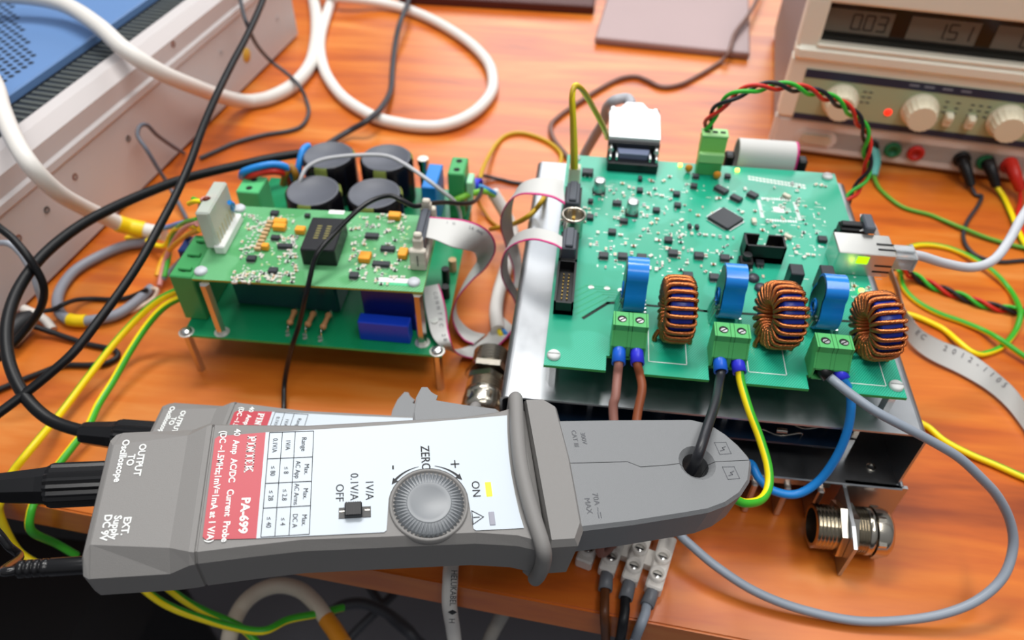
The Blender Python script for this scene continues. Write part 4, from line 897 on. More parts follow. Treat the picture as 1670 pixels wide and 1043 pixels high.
term_wire('brown_wire', 'reddish brown wire from the right hole of the leftmost green screw terminal', 0, .0056, [(1044, 612, .120), (1047, 635, .116), (1040, 672, .108)], .0029, [BRN], FB2, tail=[Vector((.045, .285, .09)), Vector((.030, .275, .06)), Vector((.018, .270, .03)), strip_pt(1, .030, .010)])
term_wire('black_wire', 'black wire running from the middle green terminal into the probe jaws', 1, -.0056, [(1173, 622, .127), (1167, 655, .140), (1154, 695, .150), (1141, 735, .151)], .0029, [mat('insulation_black', '#24252a', .4)], FB1, tail=[JH(.1885, -.001, -.006), JH(.1875, -.002, -.034), Vector((.082, .268, .05)), strip_pt(3, .048, .010)])
term_wire('earth_wire', 'yellow and green wire hanging from the middle green terminal beside the probe jaws', 1, .0056, [(1209, 625, .122), (1222, 668, .114), (1240, 716, .104), (1253, 762, .096), (1253, 795, .092), (1240, 815, .094), (1215, 820, .100), (1196, 812, .104)], .0027, [YEL, GRN], FB2, green=.42, a0=2.1)
term_wire('grey_wire', 'long pale grey wire looping from the right green terminal across the desk', 2, -.0056, [(1368, 627, .128), (1391, 645, .127), (1429, 671, .124), (1478, 697, .118), (1521, 720, .110), (1564, 746, .100), (1598, 777, .088), (1627, 809, .074), (1647, 849, .058), (1652, 892, .044), (1636, 940, .032), (1596, 977, .022), (1540, 1000, .014), (1470, 1011, .008), (1390, 1011, .006), (1300, 991, .008), (1230, 963, .012), (1172, 926, .018), (1132, 893, .022), (1108, 868, .024)], .0030, [GCAB], BLACK, tail=[strip_pt(4, .056, .012), strip_pt(4, .046, .009)])
term_wire('blue_wire', 'blue wire curving down from the right green terminal in front of the metal box', 2, .0056, [(1385, 638, .118), (1388, 664, .111), (1382, 702, .098), (1364, 745, .080), (1336, 783, .062), (1300, 805, .052), (1262, 800, .052), (1238, 780, .056), (1222, 755, .062)], .0029, [BLUW], FB2, tail=[Vector((.115, .296, .07)), Vector((.10, .300, .06))])
# ---------------------------------------------------------------- choc-block strip near the desk edge
CL = mat('clear_nylon', '#f4efe8', .3, trans=.2, ior=1.2)
strip = thing('terminal_strip', 'translucent white screw terminal strip on the desk edge under the probe jaws', 'terminal strip', Matrix.Translation(SO))
for i in range(1, 5):
    M = fr(strip_pt(i, 0, 0), sx_v, sy_v); b = MB(); L_ = .042
    b.box((0, L_/2, .0055), (.0114, L_, .0110), 0, M, b=.0012)
    if i < 4: b.box((.0081, L_/2+.001, .0045), (.0064, .012, .007), 0, M)
    for v in (.0095, .0235): b.lathe([(.0056, .0105), (.0054, .0150), (.0042, .0150), (.0040, .0090), (0, .0090)], M @ T(0, v, 0), 20)
    b.build('pole', [CL], strip, True)
    for v in (.0095, .0235):
        b = MB(); b.lathe([(.0038, .0104), (.0036, .0118), (0, .0120)], M @ T(0, v, 0), 16); b.box((0, v, .0121), (.0058, .0010, .0004), 1, M @ T(0, 0, 0)); b.build('screw', [SILV, INK], strip, True)
for i, (nm, lb, mt, pts) in enumerate((('brown_wire', 'brown wire leaving the terminal strip and dropping over the desk edge', mat('insulation_dark_brown', '#5c3318', .45), [(0,0), (986, 985, .008), (986, 1004, .005), (987, 1025, -.012), (990, 1060, -.06), (1000, 1120, -.25), (1000, 1120, -.5)]),
    ('black_wire', 'thick black wire leaving the terminal strip over the desk edge', BLK2, [(0,0), (1019, 995, .007), (1016, 1015, .004), (1013, 1035, -.012), (1008, 1060, -.05), (1000, 1130, -.25), (1000, 1130, -.5)]),
    ('grey_wire', 'short grey wire leaving the front of the terminal strip over the desk edge', GCAB, [(0,0), (1052, 1000, .007), (1045, 1018, .005), (1037, 1038, -.010), (1028, 1065, -.04), (1005, 1130, -.25), (1000, 1140, -.5)]))):
    j = i+2; s0 = strip_pt(j, .004, .006); e0 = P(*((987, 962), (1020, 976), (1055, 987))[i], .006)
    w = cable(nm, lb, 'wire', [s0, e0]+PP(pts[1:]), .0033 if i else .0031, [mt], n=12, group='wires from the terminal strip'); boot(w, strip_pt(j, .002, .006), e0, .0044, FG, 'sleeve')
# ---------------------------------------------------------------- cable glands
def gland(name, label, M, plate=True):
    g = thing(name, label, 'cable gland', M); b = MB()
    th = lambda x0, x1, r, n: [q for i in range(n) for q in ((r, x0+(x1-x0)*i/n), (r-.0016, x0+(x1-x0)*(i+.5)/n))]+[(r, x1)]
    b.lathe([(.0118, -.010), (.0118, -.0265), (.0140, -.0265)]+th(-.0260, -.0075, .0152, 6), None, 64, 0, False); b.lathe([(.0118, -.012), (0, -.012)], None, 30, 1)
    b.build('threaded_end', [NICK, mat('bore_dark', '#1a1a1c', .6)], g)
    b = MB(); b.cyl(.0192, .0055, T(0, 0, -.0085), 6, sm=False); b.build('lock_nut', [NICK], g)
    b = MB(); b.cyl(.0180, .0050, T(0, 0, .0010) @ RZ(20), 6, sm=False); b.lathe(th(.006, .0150, .0160, 4), None, 64, 0, False); b.lathe([(.0158, .0152), (.0162, .0156), (.0162, .0208), (.0150, .0215)], None, 48); b.build('gland_body', [NICK], g)
    b = MB(); b.cyl(.0178, .0062, T(0, 0, .0215) @ RZ(12), 6, sm=False); b.lathe([(.0166, .0215), (.0168, .0290), (.0160, .0325), (.0138, .0350), (.0108, .0358), (.0092, .0350), (.0088, .020)], None, 40); b.build('dome_nut', [NICK], g)
    return g
GX = .1985
MG = Matrix.Translation((GX+.0010, .2995, .0215)) @ fr((0, 0, 0), (0, math.cos(.35), math.sin(.35)), (0, -math.sin(.35), math.cos(.35))) @ Matrix.Diagonal((1, 1, .82, 1))
g1 = gland('cable_gland', 'empty nickel cable gland lying on the desk at the front right corner of the box', MG)
b = MB(); MB2 = fr((GX, 0, 0), (0, 1, 0), (0, 0, 1))
b.prism([(.3225, .0405), (.3225, .004), (.300, .0012), (.2755, .0012), (.2755, .036), (.290, .0405)], -.0012, .0012, MB2); b.build('gland_bracket', [ALU], enc, True)
gp0 = P(800, 588, .026); gp1 = P(790, 645, .022); zz = (gp1-gp0).normalized(); zz.z = -.06; zz.normalize(); xx = Vector((0, 0, 1)).cross(zz).normalized(); yy = zz.cross(xx); gc = (gp0+gp1)/2; gc.z = .0215
MG2 = Matrix(((xx.x, yy.x, zz.x, gc.x), (xx.y, yy.y, zz.y, gc.y), (xx.z, yy.z, zz.z, gc.z), (0, 0, 0, 1)))
g2 = gland('cable_gland', 'nickel cable gland left of the box with a white cable coming out of it', MG2)
hc = cable('power_cable', 'thick off-white printed cable from the left gland, dropping over the desk edge', 'cable', [gc, gc+zz*.035, P(788, 655, .014), P(775, 740, .008), P(752, 850, .007), P(737, 915, .007), P(734, 950, .006), P(733, 985, -.012), P(738, 1020, -.05), P(746, 1070, -.11), P(760, 1120, -.3), P(770, 1100, -.55)], .0052, [WCAB], n=18)
b = MB(); o_ = P(738, 968, .0); 
vd = (P(735, 990, .001)-P(737, 950, .013)).normalized(); M = fr(P(738.5, 972, .006), vd, vd.cross((Vector((0, 0, HC))-P(737, 970, .006)).normalized())*-1)
b.text('HELUKABEL \u2666 H', .0042, M @ T(0, .0, .0005), 0, sx=.78)
M3 = Matrix.Identity(4); b.build('printed_mark', [INK], hc, True)
# ---------------------------------------------------------------- ribbon cables
def ribbon(name, label, A, B, n, parent=None, k=6, stripe=True, th=.0013, group='flat ribbon cables'):
    a = smooth([P(*q) for q in A], k); c = smooth([P(*q) for q in B], k); N = len(a); m = n*2; vs = []; cols = m+1; MBX = MB()
    for s_ in (1, -1):
        for i in range(N):
            t = a[min(i+1, N-1)]-a[max(i-1, 0)]; w = (c[i]-a[i]); nn = t.cross(w); nn = nn.normalized() if nn.length > 1e-12 else Vector((0, 0, 1))
            for j in range(cols): vs.append(a[i]+w*(j/m)+nn*s_*(th*.5 if j % 2 else th*.22))
    off = N*cols; fs = []; ms = []
    for s_ in (0, 1):
        for i in range(N-1):
            for j in range(m):
                q = (s_*off+i*cols+j, s_*off+i*cols+j+1, s_*off+(i+1)*cols+j+1, s_*off+(i+1)*cols+j); fs.append(q if s_ == 0 else q[::-1]); ms.append(1 if j < 2 and stripe else 0)
    for i in range(N-1):
        for j in (0, m):
            fs.append((i*cols+j, off+i*cols+j, off+(i+1)*cols+j, (i+1)*cols+j)); ms.append(1 if j == 0 and stripe else 0)
    MBX.add(vs, fs, lambda q: ms[q], True); o = MBX.build(name, [RIB, MAG], parent, world=parent is not None)
    if parent is None: tag(o, label, 'ribbon cable', group)
    return o, a, c
def rib_text(parent, a, c, txt, i0_, i1_, v, h, flip=1):
    b = MB(); n = len(txt); N = len(a)
    for q, ch in enumerate(txt):
        if ch == ' ': continue
        t = i0_+(i1_-i0_)*q/max(n-1, 1); i = int(t*(N-2)); f = t*(N-2)-i; p = a[i].lerp(a[i+1], f); r_ = c[i].lerp(c[i+1], f); d = a[i+1]-a[i]; w = r_-p; nn = d.cross(w).normalized()
        if nn.dot(Vector((0, 0, HC))-p) < 0: nn = -nn
        x = d.normalized()*flip; y = nn.cross(x); M = fr(p+w*v+nn*.0010, x, y); b.text(ch, h, M, 0)
    b.build('printed_mark', [mat('faded_ink', '#6a6a70', .6)], parent, True)
def plug_box(parent, M, w, d, h, mt, name='connector', strain=True):
    b = MB(); b.box((0, 0, h/2), (w, d, h), 0, M, b=.0008)
    if strain: b.box((0, 0, h+.0012), (w*.92, d*.55, .0024), 0, M, b=.0006)
    return b.build(name, [mt], parent, True)
GPL = mat('connector_slate', '#4a4f58', .45)
o, a, c = ribbon('ribbon_cable', 'wide ribbon cable looping right from the ejector header of the small upper board', [(690, 353, .120), (722, 355, .122), (760, 359, .120), (790, 371, .113), (806, 390, .100), (807, 412, .086), (792, 437, .070), (770, 457, .056), (750, 480, .042), (740, 500, .030), (738, 519, .020), (745, 539, .011), (757, 554, .008), (772, 561, .007)],
    [(684, 385, .118), (709, 391, .118), (738, 403, .114), (762, 408, .100), (774, 412, .078), (778, 424, .062), (772, 436, .052), (762, 452, .044), (751, 474, .032), (744, 492, .022), (745, 512, .012), (755, 528, .004), (772, 540, .003), (792, 545, .003)], 16)
rib_text(o, a, c, 'I D    28 AWG', .10, .24, .22, .0024)
plug_box(o, Matrix.Translation((-.1195, .4690, UZ+.009)) @ RZ(92.3), .038, .0085, .0135, GPL)
o, a, c = ribbon('ribbon_cable', 'printed ribbon cable hanging from the power board and sweeping under the box', [(716, 463, .060), (722, 480, .058), (728, 505, .057), (731, 535, .052), (737, 560, .046), (745, 575, .026), (760, 582, .011), (778, 584, .009), (800, 574, .008), (822, 556, .008), (840, 535, .008)],
    [(691, 468, .060), (692, 490, .058), (697, 519, .057), (704, 546, .052), (716, 562, .047), (733, 570, .030), (752, 568, .008), (770, 562, .003), (790, 551, .003), (803, 534, .003), (815, 512, .003)], 12)
rib_text(o, a, c, 'CONNTEC 28 AWG', .08, .50, .38, .0032)
o, a, c = ribbon('ribbon_cable', 'upper ribbon cable from the main board header arching left over the box edge', [(921, 333, .1420), (900, 322, .1440), (870, 317, .1430), (846, 318, .136), (828, 331, .122), (817, 352, .100), (816, 372, .080), (821, 390, .060), (828, 413, .044), (835, 432, .034), (838, 450, .026), (836, 470, .020)],
    [(918, 293, .1420), (898, 290, .1440), (872, 291, .1430), (850, 300, .136), (840, 318, .120), (835, 342, .100), (836, 366, .080), (840, 388, .060), (846, 405, .044), (850, 425, .034), (851, 445, .026), (850, 470, .020)], 10)
plug_box(o, Matrix.Translation((-.0050, .4990, BZ+.006)) @ RZ(90), .027, .0105, .0130, GPL)
o, a, c = ribbon('ribbon_cable', 'lower ribbon cable from the main board header beside the coaxial socket', [(916, 406, .1420), (900, 398, .1440), (870, 391, .1410), (842, 397, .128), (824, 411, .108), (817, 432, .086), (818, 452, .066), (826, 470, .048), (837, 487, .034), (842, 500, .026)],
    [(917, 386, .1420), (900, 377, .1440), (870, 372, .1410), (845, 380, .128), (832, 396, .108), (828, 420, .086), (829, 442, .066), (836, 460, .048), (845, 477, .034), (850, 492, .026)], 8)
plug_box(o, Matrix.Translation((-.0043, .4415, BZ+.006)) @ RZ(90), .023, .0105, .0130, GPL)
o, a, c = ribbon('ribbon_cable', 'long printed ribbon cable running from the latch header to the right edge', [(1403, 349, .141), (1416, 353, .142), (1427, 367, .136), (1434, 384, .124), (1444, 410, .100), (1457, 445, .066), (1466, 470, .044), (1474, 500, .028), (1486, 517, .022), (1503, 537, .020), (1535, 555, .018), (1572, 570, .016), (1607, 592, .014), (1639, 618, .014), (1659, 638, .014), (1690, 680, .014), (1760, 760, .014), (1880, 850, .014)],
    [(1402, 377, .141), (1414, 376, .142), (1424, 379, .136), (1431, 394, .124), (1438, 418, .098), (1448, 445, .060), (1459, 470, .036), (1466, 503, .018), (1474, 540, .007), (1487, 563, .005), (1515, 585, .004), (1564, 609, .003), (1604, 632, .003), (1633, 655, .003), (1657, 682, .003), (1685, 722, .003), (1740, 800, .003), (1840, 895, .003)], 16, stripe=False)
rib_text(o, a, c, 'EC  2012-1105', .53, .775, .25, .0046)
plug_box(o, Matrix.Translation((.2045, J.y+.0215, BZ+.012)), .021, .0100, .0080, BLACK)
b = MB(); q = P(1391, 366, BZ+.016)
b = MB(); b.box((.2135, J.y+.0215, BZ+.0225), (.0075, .0180, .0060), 0, b=.001); b.build('strain_clip', [GPL], o, True)
# ribbon rolled behind the back edge
xa, xb = P(1207, 262, .13).x, P(1306, 272, .13).x
b = MB(); path = [(.5850, .1060), (.5865, .1260), (.5920, .1355), (.6020, .1370), (.6100, .1300), (.6130, .1160), (.6100, .1030), (.6000, .0985), (.5880, .0990)]
pth = smooth([Vector((0, y, z)) for y, z in path], 5); n = 26; vs = []; N = len(pth)
for s_ in (1, -1):
    for i in range(N):
        t = (pth[min(i+1, N-1)]-pth[max(i-1, 0)]).normalized(); nn = Vector((0, -t.z, t.y))
        for j in range(n*2+1):
            x = xa+(xb-xa)*j/(n*2); vs.append(Vector((x, pth[i].y, pth[i].z))+nn*s_*(.0007 if j % 2 else .0004))
cols = n*2+1; off = N*cols; fs = []
for s_ in (0, 1):
    for i in range(N-1):
        for j in range(n*2): q = (s_*off+i*cols+j, s_*off+i*cols+j+1, s_*off+(i+1)*cols+j+1, s_*off+(i+1)*cols+j); fs.append(q if s_ else q[::-1])
for j in (0, n*2):
    for i in range(N-1): fs.append((i*cols+j, off+i*cols+j, off+(i+1)*cols+j, (i+1)*cols+j))
b.add(vs, fs, lambda q: 1 if q % (n*2) >= n*2-2 and q < 2*(N-1)*n*2 else 0, True)
o = tag(b.build('ribbon_cable', [RIB, MAG]), 'short wide ribbon cable rolled up behind the back edge of the main board', 'ribbon cable', 'flat ribbon cables')
for x in (xa-.006, xb+.006):
    b = MB(); b.box((x, .5960, .116), (.008, .010, .020), 0, b=.0015); b.build('latch', [BLACK], o, True)
# ---------------------------------------------------------------- network cable with clear plug
nc = cable('network_cable', 'light grey network cable plugged into the metal jack with a clear plug', 'cable', [Vector((.236, J.y, BZ+.011)), P(1470, 414, .134), P(1500, 417, .128), P(1540, 429, .118), P(1585, 436, .112), P(1620, 424, .112), P(1645, 393, .116), P(1668, 352, .124), P(1705, 300, .120), P(1760, 250, .09), P(1850, 230, .03), P(1960, 240, .004)], .0036, [mat('light_grey_jacket', '#c3c6cc', .45)], n=14)
CLP = mat('clear_plug', '#eef2f4', .12, trans=.7, ior=1.3)
b = MB(); PX = .2285; b.box((PX+.0080, J.y, BZ+.0105), (.0170, .0160, .0120), 0, b=.0012); b.box((PX+.0070, J.y+.0, BZ+.0185), (.0150, .0060, .0016), 0, b=.0004); b.box((PX+.0150, J.y, BZ+.0105), (.0030, .0175, .0135), 0, b=.001)
b.build('clear_plug', [CLP], nc, True)
b = MB()
for i in range(8): b.box((PX+.004, J.y-.0049+i*.0014, BZ+.0050), (.0080, .0005, .0008), 0)
b.build('contact', [BRASS], nc, True)
# ---------------------------------------------------------------- serial cable with metal hood
sc_ = cable('serial_cable', 'grey serial cable bending down behind the main board from its silver hood', 'cable', [Vector((DX-.002, DY+.085, BZ+.016)), Vector((DX-.006, DY+.096, BZ+.017)), P(1002, 164, .138), P(990, 176, .125), P(984, 198, .105), P(970, 222, .080), P(955, 248, .055), P(945, 268, .04)], .0048, [mat('serial_grey', '#a9aab0', .45)], n=14)
b = MB(); hy = DY+.0205
b.prism([(DX-.0215, hy), (DX+.0215, hy), (DX+.0220, hy+.040), (DX+.0200, hy+.048), (DX+.0120, hy+.050), (DX+.0070, hy+.060), (DX-.0070, hy+.060), (DX-.0120, hy+.050), (DX-.0200, hy+.048), (DX-.0220, hy+.040)], BZ+.0050, BZ+.0220)
b.box((DX, hy+.0235, BZ+.0222), (.034, .018, .0008), 0, b=.0002)
hood = b.build('metal_hood', [mat('hood_silver', '#eceef0', .35, .35)], sc_, True)
for s_ in (-1, 1):
    b = MB(); b.cyl(.0042, .006, T(DX+s_*.0190, hy+.0500, BZ+.0150) @ RX(-90), 12); b.cyl(.0022, .010, T(DX+s_*.0190, hy, BZ+.0150) @ RX(90), 8); b.build('thumb_screw', [SILV], hood, True)
# ---------------------------------------------------------------- twisted three-wire leads
def trio(name, label, pts, r, off, pitch, plug=None, k=10):
    c = smooth(PP(pts), k); L_ = [0]
    for p, q in zip(c, c[1:]): L_.append(L_[-1]+(q-p).length)
    root = thing(name, label, 'wire', Matrix.Translation(c[0]))
    u = None; fr_ = []
    for i, p in enumerate(c):
        t = (c[min(i+1, len(c)-1)]-c[max(i-1, 0)]).normalized()
        if u is None: u = t.orthogonal().normalized()
        u = (u-t*u.dot(t)).normalized(); fr_.append((u.copy(), t.cross(u)))
    for j, mt in enumerate((RED, mat('wire_green', '#33b430', .38), mat('wire_black', '#1c1c22', .4))):
        q = [p+(fr_[i][0]*math.cos(2*math.pi*(L_[i]/pitch+j/3))+fr_[i][1]*math.sin(2*math.pi*(L_[i]/pitch+j/3)))*off for i, p in enumerate(c)]
        b = MB(); b.tube(q, r, 9); o = b.build('wire', [mt], root, True); o['label'] = ('red', 'green', 'black')[j]+' strand'
    return root
tr = trio('twisted_wire', 'red, green and black twisted lead arching from the green plug before the power supply', [(1151, 222, .150), (1158, 195, .168), (1180, 168, .185), (1215, 148, .196), (1262, 140, .198), (1312, 146, .192), (1360, 163, .180), (1394, 188, .164), (1412, 218, .146), (1414, 250, .128), (1414, 280, .112), (1398, 307, .100), (1376, 334, .092)], .0017, .0029, .046)
b = MB(); gz = BZ+.012
b.box((gx, gy+.006, BZ+.0165), (.0205, .0135, .009), 1, b=.0008); b.box((gx, gy+.0085, BZ+.027), (.0208, .0110, .016), 0, b=.0008); b.box((gx, gy+.0085, BZ+.0355), (.0214, .0120, .0020), 1, b=.0005)
for i in (-1, 0, 1): b.box((gx+i*.0064, gy+.0085, BZ+.0366), (.0042, .0030, .0003), 2)
b.build('plug_terminal', [mat('plug_green', '#8fd068', .42), TERML, mat('deep_hole', '#0c1410', .8)], tr, True)
trio('twisted_wire', 'dark red, green and black twisted lead on the desk right of the network plug', [(1462, 437, .02), (1490, 450, .006), (1525, 467, .004), (1565, 482, .004), (1605, 496, .004), (1645, 504, .004), (1690, 508, .004), (1780, 515, .004), (1900, 500, .004)], .0018, .0026, .042)
# ---------------------------------------------------------------- earth wires on the right
GY = [YEL, GRN]
def gyw(label, pts, a0=0, tw=0, r=.0026, group='yellow and green earth wires'): return cable('earth_wire', label, 'wire', PP(pts), r, GY, green=.45, a0=a0, tw=tw, group=group)
Z = .0028
gyw('yellow and green wire making a wide loop on the desk right of the network plug', [(1450, 425, Z), (1470, 409, Z), (1495, 400, Z), (1525, 400, Z), (1560, 409, Z), (1592, 424, .006), (1622, 445, .006), (1648, 474, Z), (1661, 498, .008), (1664, 515, .008), (1655, 541, Z), (1634, 565, Z), (1604, 577, Z), (1584, 573, .006), (1562, 556, .006), (1543, 540, Z), (1520, 527, Z), (1488, 514, Z), (1455, 508, Z), (1425, 506, Z)], 1.2, 5)
gyw('yellow and green wire running from beside the network plug to the right edge', [(1462, 425, .02), (1468, 447, .004), (1472, 466, Z), (1485, 483, Z), (1505, 498, Z), (1533, 512, Z), (1570, 525, Z), (1602, 538, .004), (1630, 553, .008), (1672, 582, .006), (1760, 640, Z), (1900, 700, Z), (2050, 730, Z)], 3.6, 1)
gyw('yellow and green wire coming from under the right side of the metal box', [(1420, 560, Z), (1480, 668, Z), (1516, 698, Z), (1541, 719, Z), (1581, 740, Z), (1622, 757, Z), (1672, 779, Z), (1760, 815, Z), (1900, 850, Z), (2050, 860, Z)], 1.0, 1)
# ---------------------------------------------------------------- leads on the power supply posts
def lead(name, label, bootpts, br, bmt, pts, r, mats, green=None, col2=None):
    bp = PP(bootpts); w = cable(name, label, 'wire', [bp[-1]+(bp[-2]-bp[-1])*.3, bp[-1]]+PP(pts), r, mats, green=green, n=10, group='leads plugged into the power supply'); b = MB()
    L0 = len(bp); b.tube(smooth(bp, 5), lambda t: br*(1.12-.45*t), 14); b.build('plug_boot', [bmt], w, True); return w
lead('test_lead', 'thin green lead with a turquoise boot on the left post of the power supply', [(1421, 240, .022), (1428, 262, .014), (1425, 287, .006)], .0062, mat('turquoise_boot', '#5fb8ae', .4), [(1438, 312, .002), (1472, 338, .002), (1520, 352, .002), (1570, 372, .004), (1620, 391, .003), (1690, 408, .003), (1780, 420, .003), (1900, 400, .003)], .0022, [mat('lead_green', '#5aa02a', .4)])
lead('test_lead', 'black lead with black boot, the leftmost of the three right-hand plugs', [(1566, 253, .024), (1574, 272, .020), (1584, 303, .006)], .0070, BLACK, [(1591, 317, .003), (1601, 320, .003), (1595, 335, .003), (1578, 360, .003), (1571, 382, .003), (1577, 402, .003), (1597, 419, .002), (1632, 427, .002), (1690, 425, .002), (1800, 440, .002), (1920, 470, .002)], .0020, [mat('wire_charcoal', '#34343a', .45)])
lead('test_lead', 'yellow and green lead with black boot in the green post at right', [(1608, 258, .026), (1616, 276, .022), (1625, 304, .008)], .0072, BLACK, [(1637, 322, .004), (1650, 350, .004), (1662, 380, .004), (1685, 415, .004), (1760, 480, .004), (1900, 540, .004)], .0028, GY, .45)
lead('test_lead', 'red lead with red boot in the rightmost red post', [(1645, 262, .027), (1655, 284, .022), (1664, 310, .009)], .0074, RED, [(1664, 330, .005), (1660, 352, .004), (1672, 385, .003), (1700, 420, .003), (1790, 460, .003), (1920, 500, .003)], .0022, [RED])
# ---------------------------------------------------------------- small leads around the main board
w = None
for dx, mt, lb in ((0, mat('lead_yellow', '#f4dc20', .4), 'bright yellow lead standing up from the white plug at the back left board corner'), (-5, mat('lead_olive', '#b89c14', .4), 'olive yellow lead beside the bright yellow one on the white plug')):
    w2 = cable('signal_wire', lb, 'wire', PP([(939+dx, 274, .142), (938+dx*.8, 240, .165), (936+dx*.5, 195, .190), (934+dx*.3, 158, .207), (938, 139-dx*.4, .212), (950-dx*.3, 148, .205), (968-dx*.3, 178, .180), (984-dx*.3, 208, .155), (990-dx*.3, 225, .135)]), .0020, [mt], group='yellow leads on the white plug')
    w = w or w2
q = P(936, 295, BZ); b = MB(); b.box((q.x, q.y, BZ+.0075), (.0095, .0085, .015), 0, b=.001); b.build('connector', [mat('ivory_plastic', '#ddd3bd', .45)], w, True)
cable('signal_wire', 'yellow wire making a loop on the desk between the two boards', 'wire', PP([(785, 312, .03), (784, 286, .03), (797, 255, .012), (811, 233, .004), (826, 221, .002), (850, 217, .002), (880, 225, .002), (903, 238, .002), (915, 252, .003), (912, 272, .004), (902, 292, .01), (888, 320, .104), (873, 342, .103), (856, 356, .098), (834, 366, .07), (800, 374, .02)]), .0022, [mat('lead_ochre', '#c9a21c', .45)])
cable('signal_wire', 'thin orange-brown wire below the blue terminal ferrule between the boards', 'wire', PP([(778, 318, .02), (781, 330, .01), (790, 345, .004), (803, 362, .002), (822, 374, .002), (842, 380, .002)]), .0018, [mat('lead_amber', '#b87a14', .45)])
cable('signal_wire', 'short black wire on the desk behind the upper ribbon cable', 'wire', PP([(779, 300, .02), (781, 288, .014), (792, 287, .006), (814, 292, .002), (835, 297, .002), (860, 300, .002)]), .0019, [mat('wire_charcoal', '#34343a', .45)])
cable('probe_lead', 'thin black cable lying over the small upper board and its power module', 'cable', PP([(784, 292, .06), (785, 312, .07), (774, 328, .082), (755, 332, .092), (728, 330, .104), (699, 332, .118), (676, 336, .126), (656, 327, .132), (636, 319, .136), (609, 326, .138), (582, 344, .136), (548, 378, .127), (521, 408, .121), (511, 430, .114), (505, 455, .105), (498, 485, .092), (488, 529, .066), (478, 559, .050), (470, 590, .030), (464, 625, .012), (463, 660, .004), (463, 690, .003)]), .0020, [mat('lead_black', '#121316', .3)])
cable('signal_wire', 'thin light grey wire arching over the four capacitors', 'wire', PP([(488, 303, .085), (491, 290, .092), (502, 272, .098), (530, 259, .102), (582, 253, .104), (629, 254, .104), (659, 267, .104), (693, 290, .102), (720, 311, .092), (741, 328, .078), (749, 345, .060), (752, 362, .048)]), .0018, [mat('wire_light_grey', '#bcbdc0', .45)])
for lb, mt, pts in (('blue wire loop entering the mint terminal at the back left of the power board', BLUW, [(394, 288, .078), (398, 280, .088), (421, 272, .092), (448, 268, .092), (468, 274, .086), (477, 292, .070)]),
    ('red wire loop beside the blue one at the back left of the power board', RED, [(402, 290, .078), (410, 286, .084), (428, 281, .086), (449, 279, .086), (464, 284, .080), (473, 300, .064)]),
    ('brown wire loop nearest the capacitors on the power board', mat('wire_ochre_brown', '#9a6a1c', .45), [(462, 300, .066), (466, 284, .080), (474, 272, .086), (482, 284, .080), (484, 300, .066)]),
    ('short blue lead standing beside the back left capacitor', BLUW, [(486, 300, .06), (487, 275, .078), (494, 246, .090), (503, 238, .088)])):
    cable('power_wire', lb, 'wire', PP(pts), .0034, [mt], group='wires on the power board')
cable('power_wire', 'green wire from the right-hand terminal of the power board into the white sleeve', 'wire', PP([(735, 330, .066), (752, 322, .072), (772, 315, .070), (790, 312, .064), (806, 318, .055)]), .0030, [mat('wire_leaf', '#7cc23c', .42)], group='wires on the power board')
bw = cable('power_wire', 'blue wire from the right-hand terminal of the power board into the white sleeve', 'wire', PP([(765, 300, .068), (780, 303, .068), (795, 309, .064), (808, 316, .056)]), .0026, [mat('wire_sky', '#3a8ed0', .42)], group='wires on the power board')
boot(bw, P(764, 299, .066), P(784, 302, .067), .0058, FB2)
slv = cable('sleeved_cable', 'white sleeved cable running between the two boards, frayed open at its front end', 'cable', PP([(803, 313, .056), (815, 332, .044), (828, 356, .030), (836, 380, .020), (834, 410, .014), (823, 445, .010), (813, 480, .008), (809, 510, .008), (812, 538, .008)]), .0062, [mat('sleeve_white', '#e8e6e2', .5)], n=16)
for mt, px in ((YEL, 816), (BLUW, 824)):
    cable('core', None, None, PP([(812, 530, .008), (px, 543, .007), (px+4, 551, .004)]), .0022, [mt], parent=slv)
# ---------------------------------------------------------------- earth wires on the left
gyw('left one of two yellow and green wires running from the tall green terminal', [(318, 470, .062), (298, 471, .062), (262, 487, .050), (228, 515, .036), (188, 558, .024), (144, 614, .014), (100, 672, .010), (72, 706, .016), (42, 742, .016), (18, 774, .008), (2, 812, .004), (0, 840, -.012), (24, 890, -.05), (52, 914, -.06), (95, 930, -.07)], 3.9, 1, .0030)
gyw('right one of two yellow and green wires running from the tall green terminal', [(318, 482, .058), (298, 484, .056), (268, 500, .046), (240, 530, .034), (212, 572, .024), (185, 620, .015), (160, 660, .012), (143, 696, .012), (118, 728, .010), (90, 765, .008), (62, 808, .006), (50, 836, .003), (52, 866, -.012), (90, 885, -.05), (125, 905, -.07)], .4, 1, .0030)
cable('thin_cable', 'thin brown-grey cable winding across the far desk in front of the mauve folder', 'cable', PP([(1250, -40, .022), (1234, 0, .022), (1218, 28, .020), (1198, 55, .018), (1190, 82, .015), (1176, 100, .004), (1150, 118, .002), (1112, 138, .002), (1080, 143, .002), (1055, 132, .002), (1036, 126, .002), (1010, 130, .002), (975, 148, .002), (938, 172, .002), (908, 194, .002), (898, 208, .002), (903, 228, .002), (924, 255, .002), (940, 275, .002)]), .0030, [mat('cable_mocha', '#7c5a50', .45)])
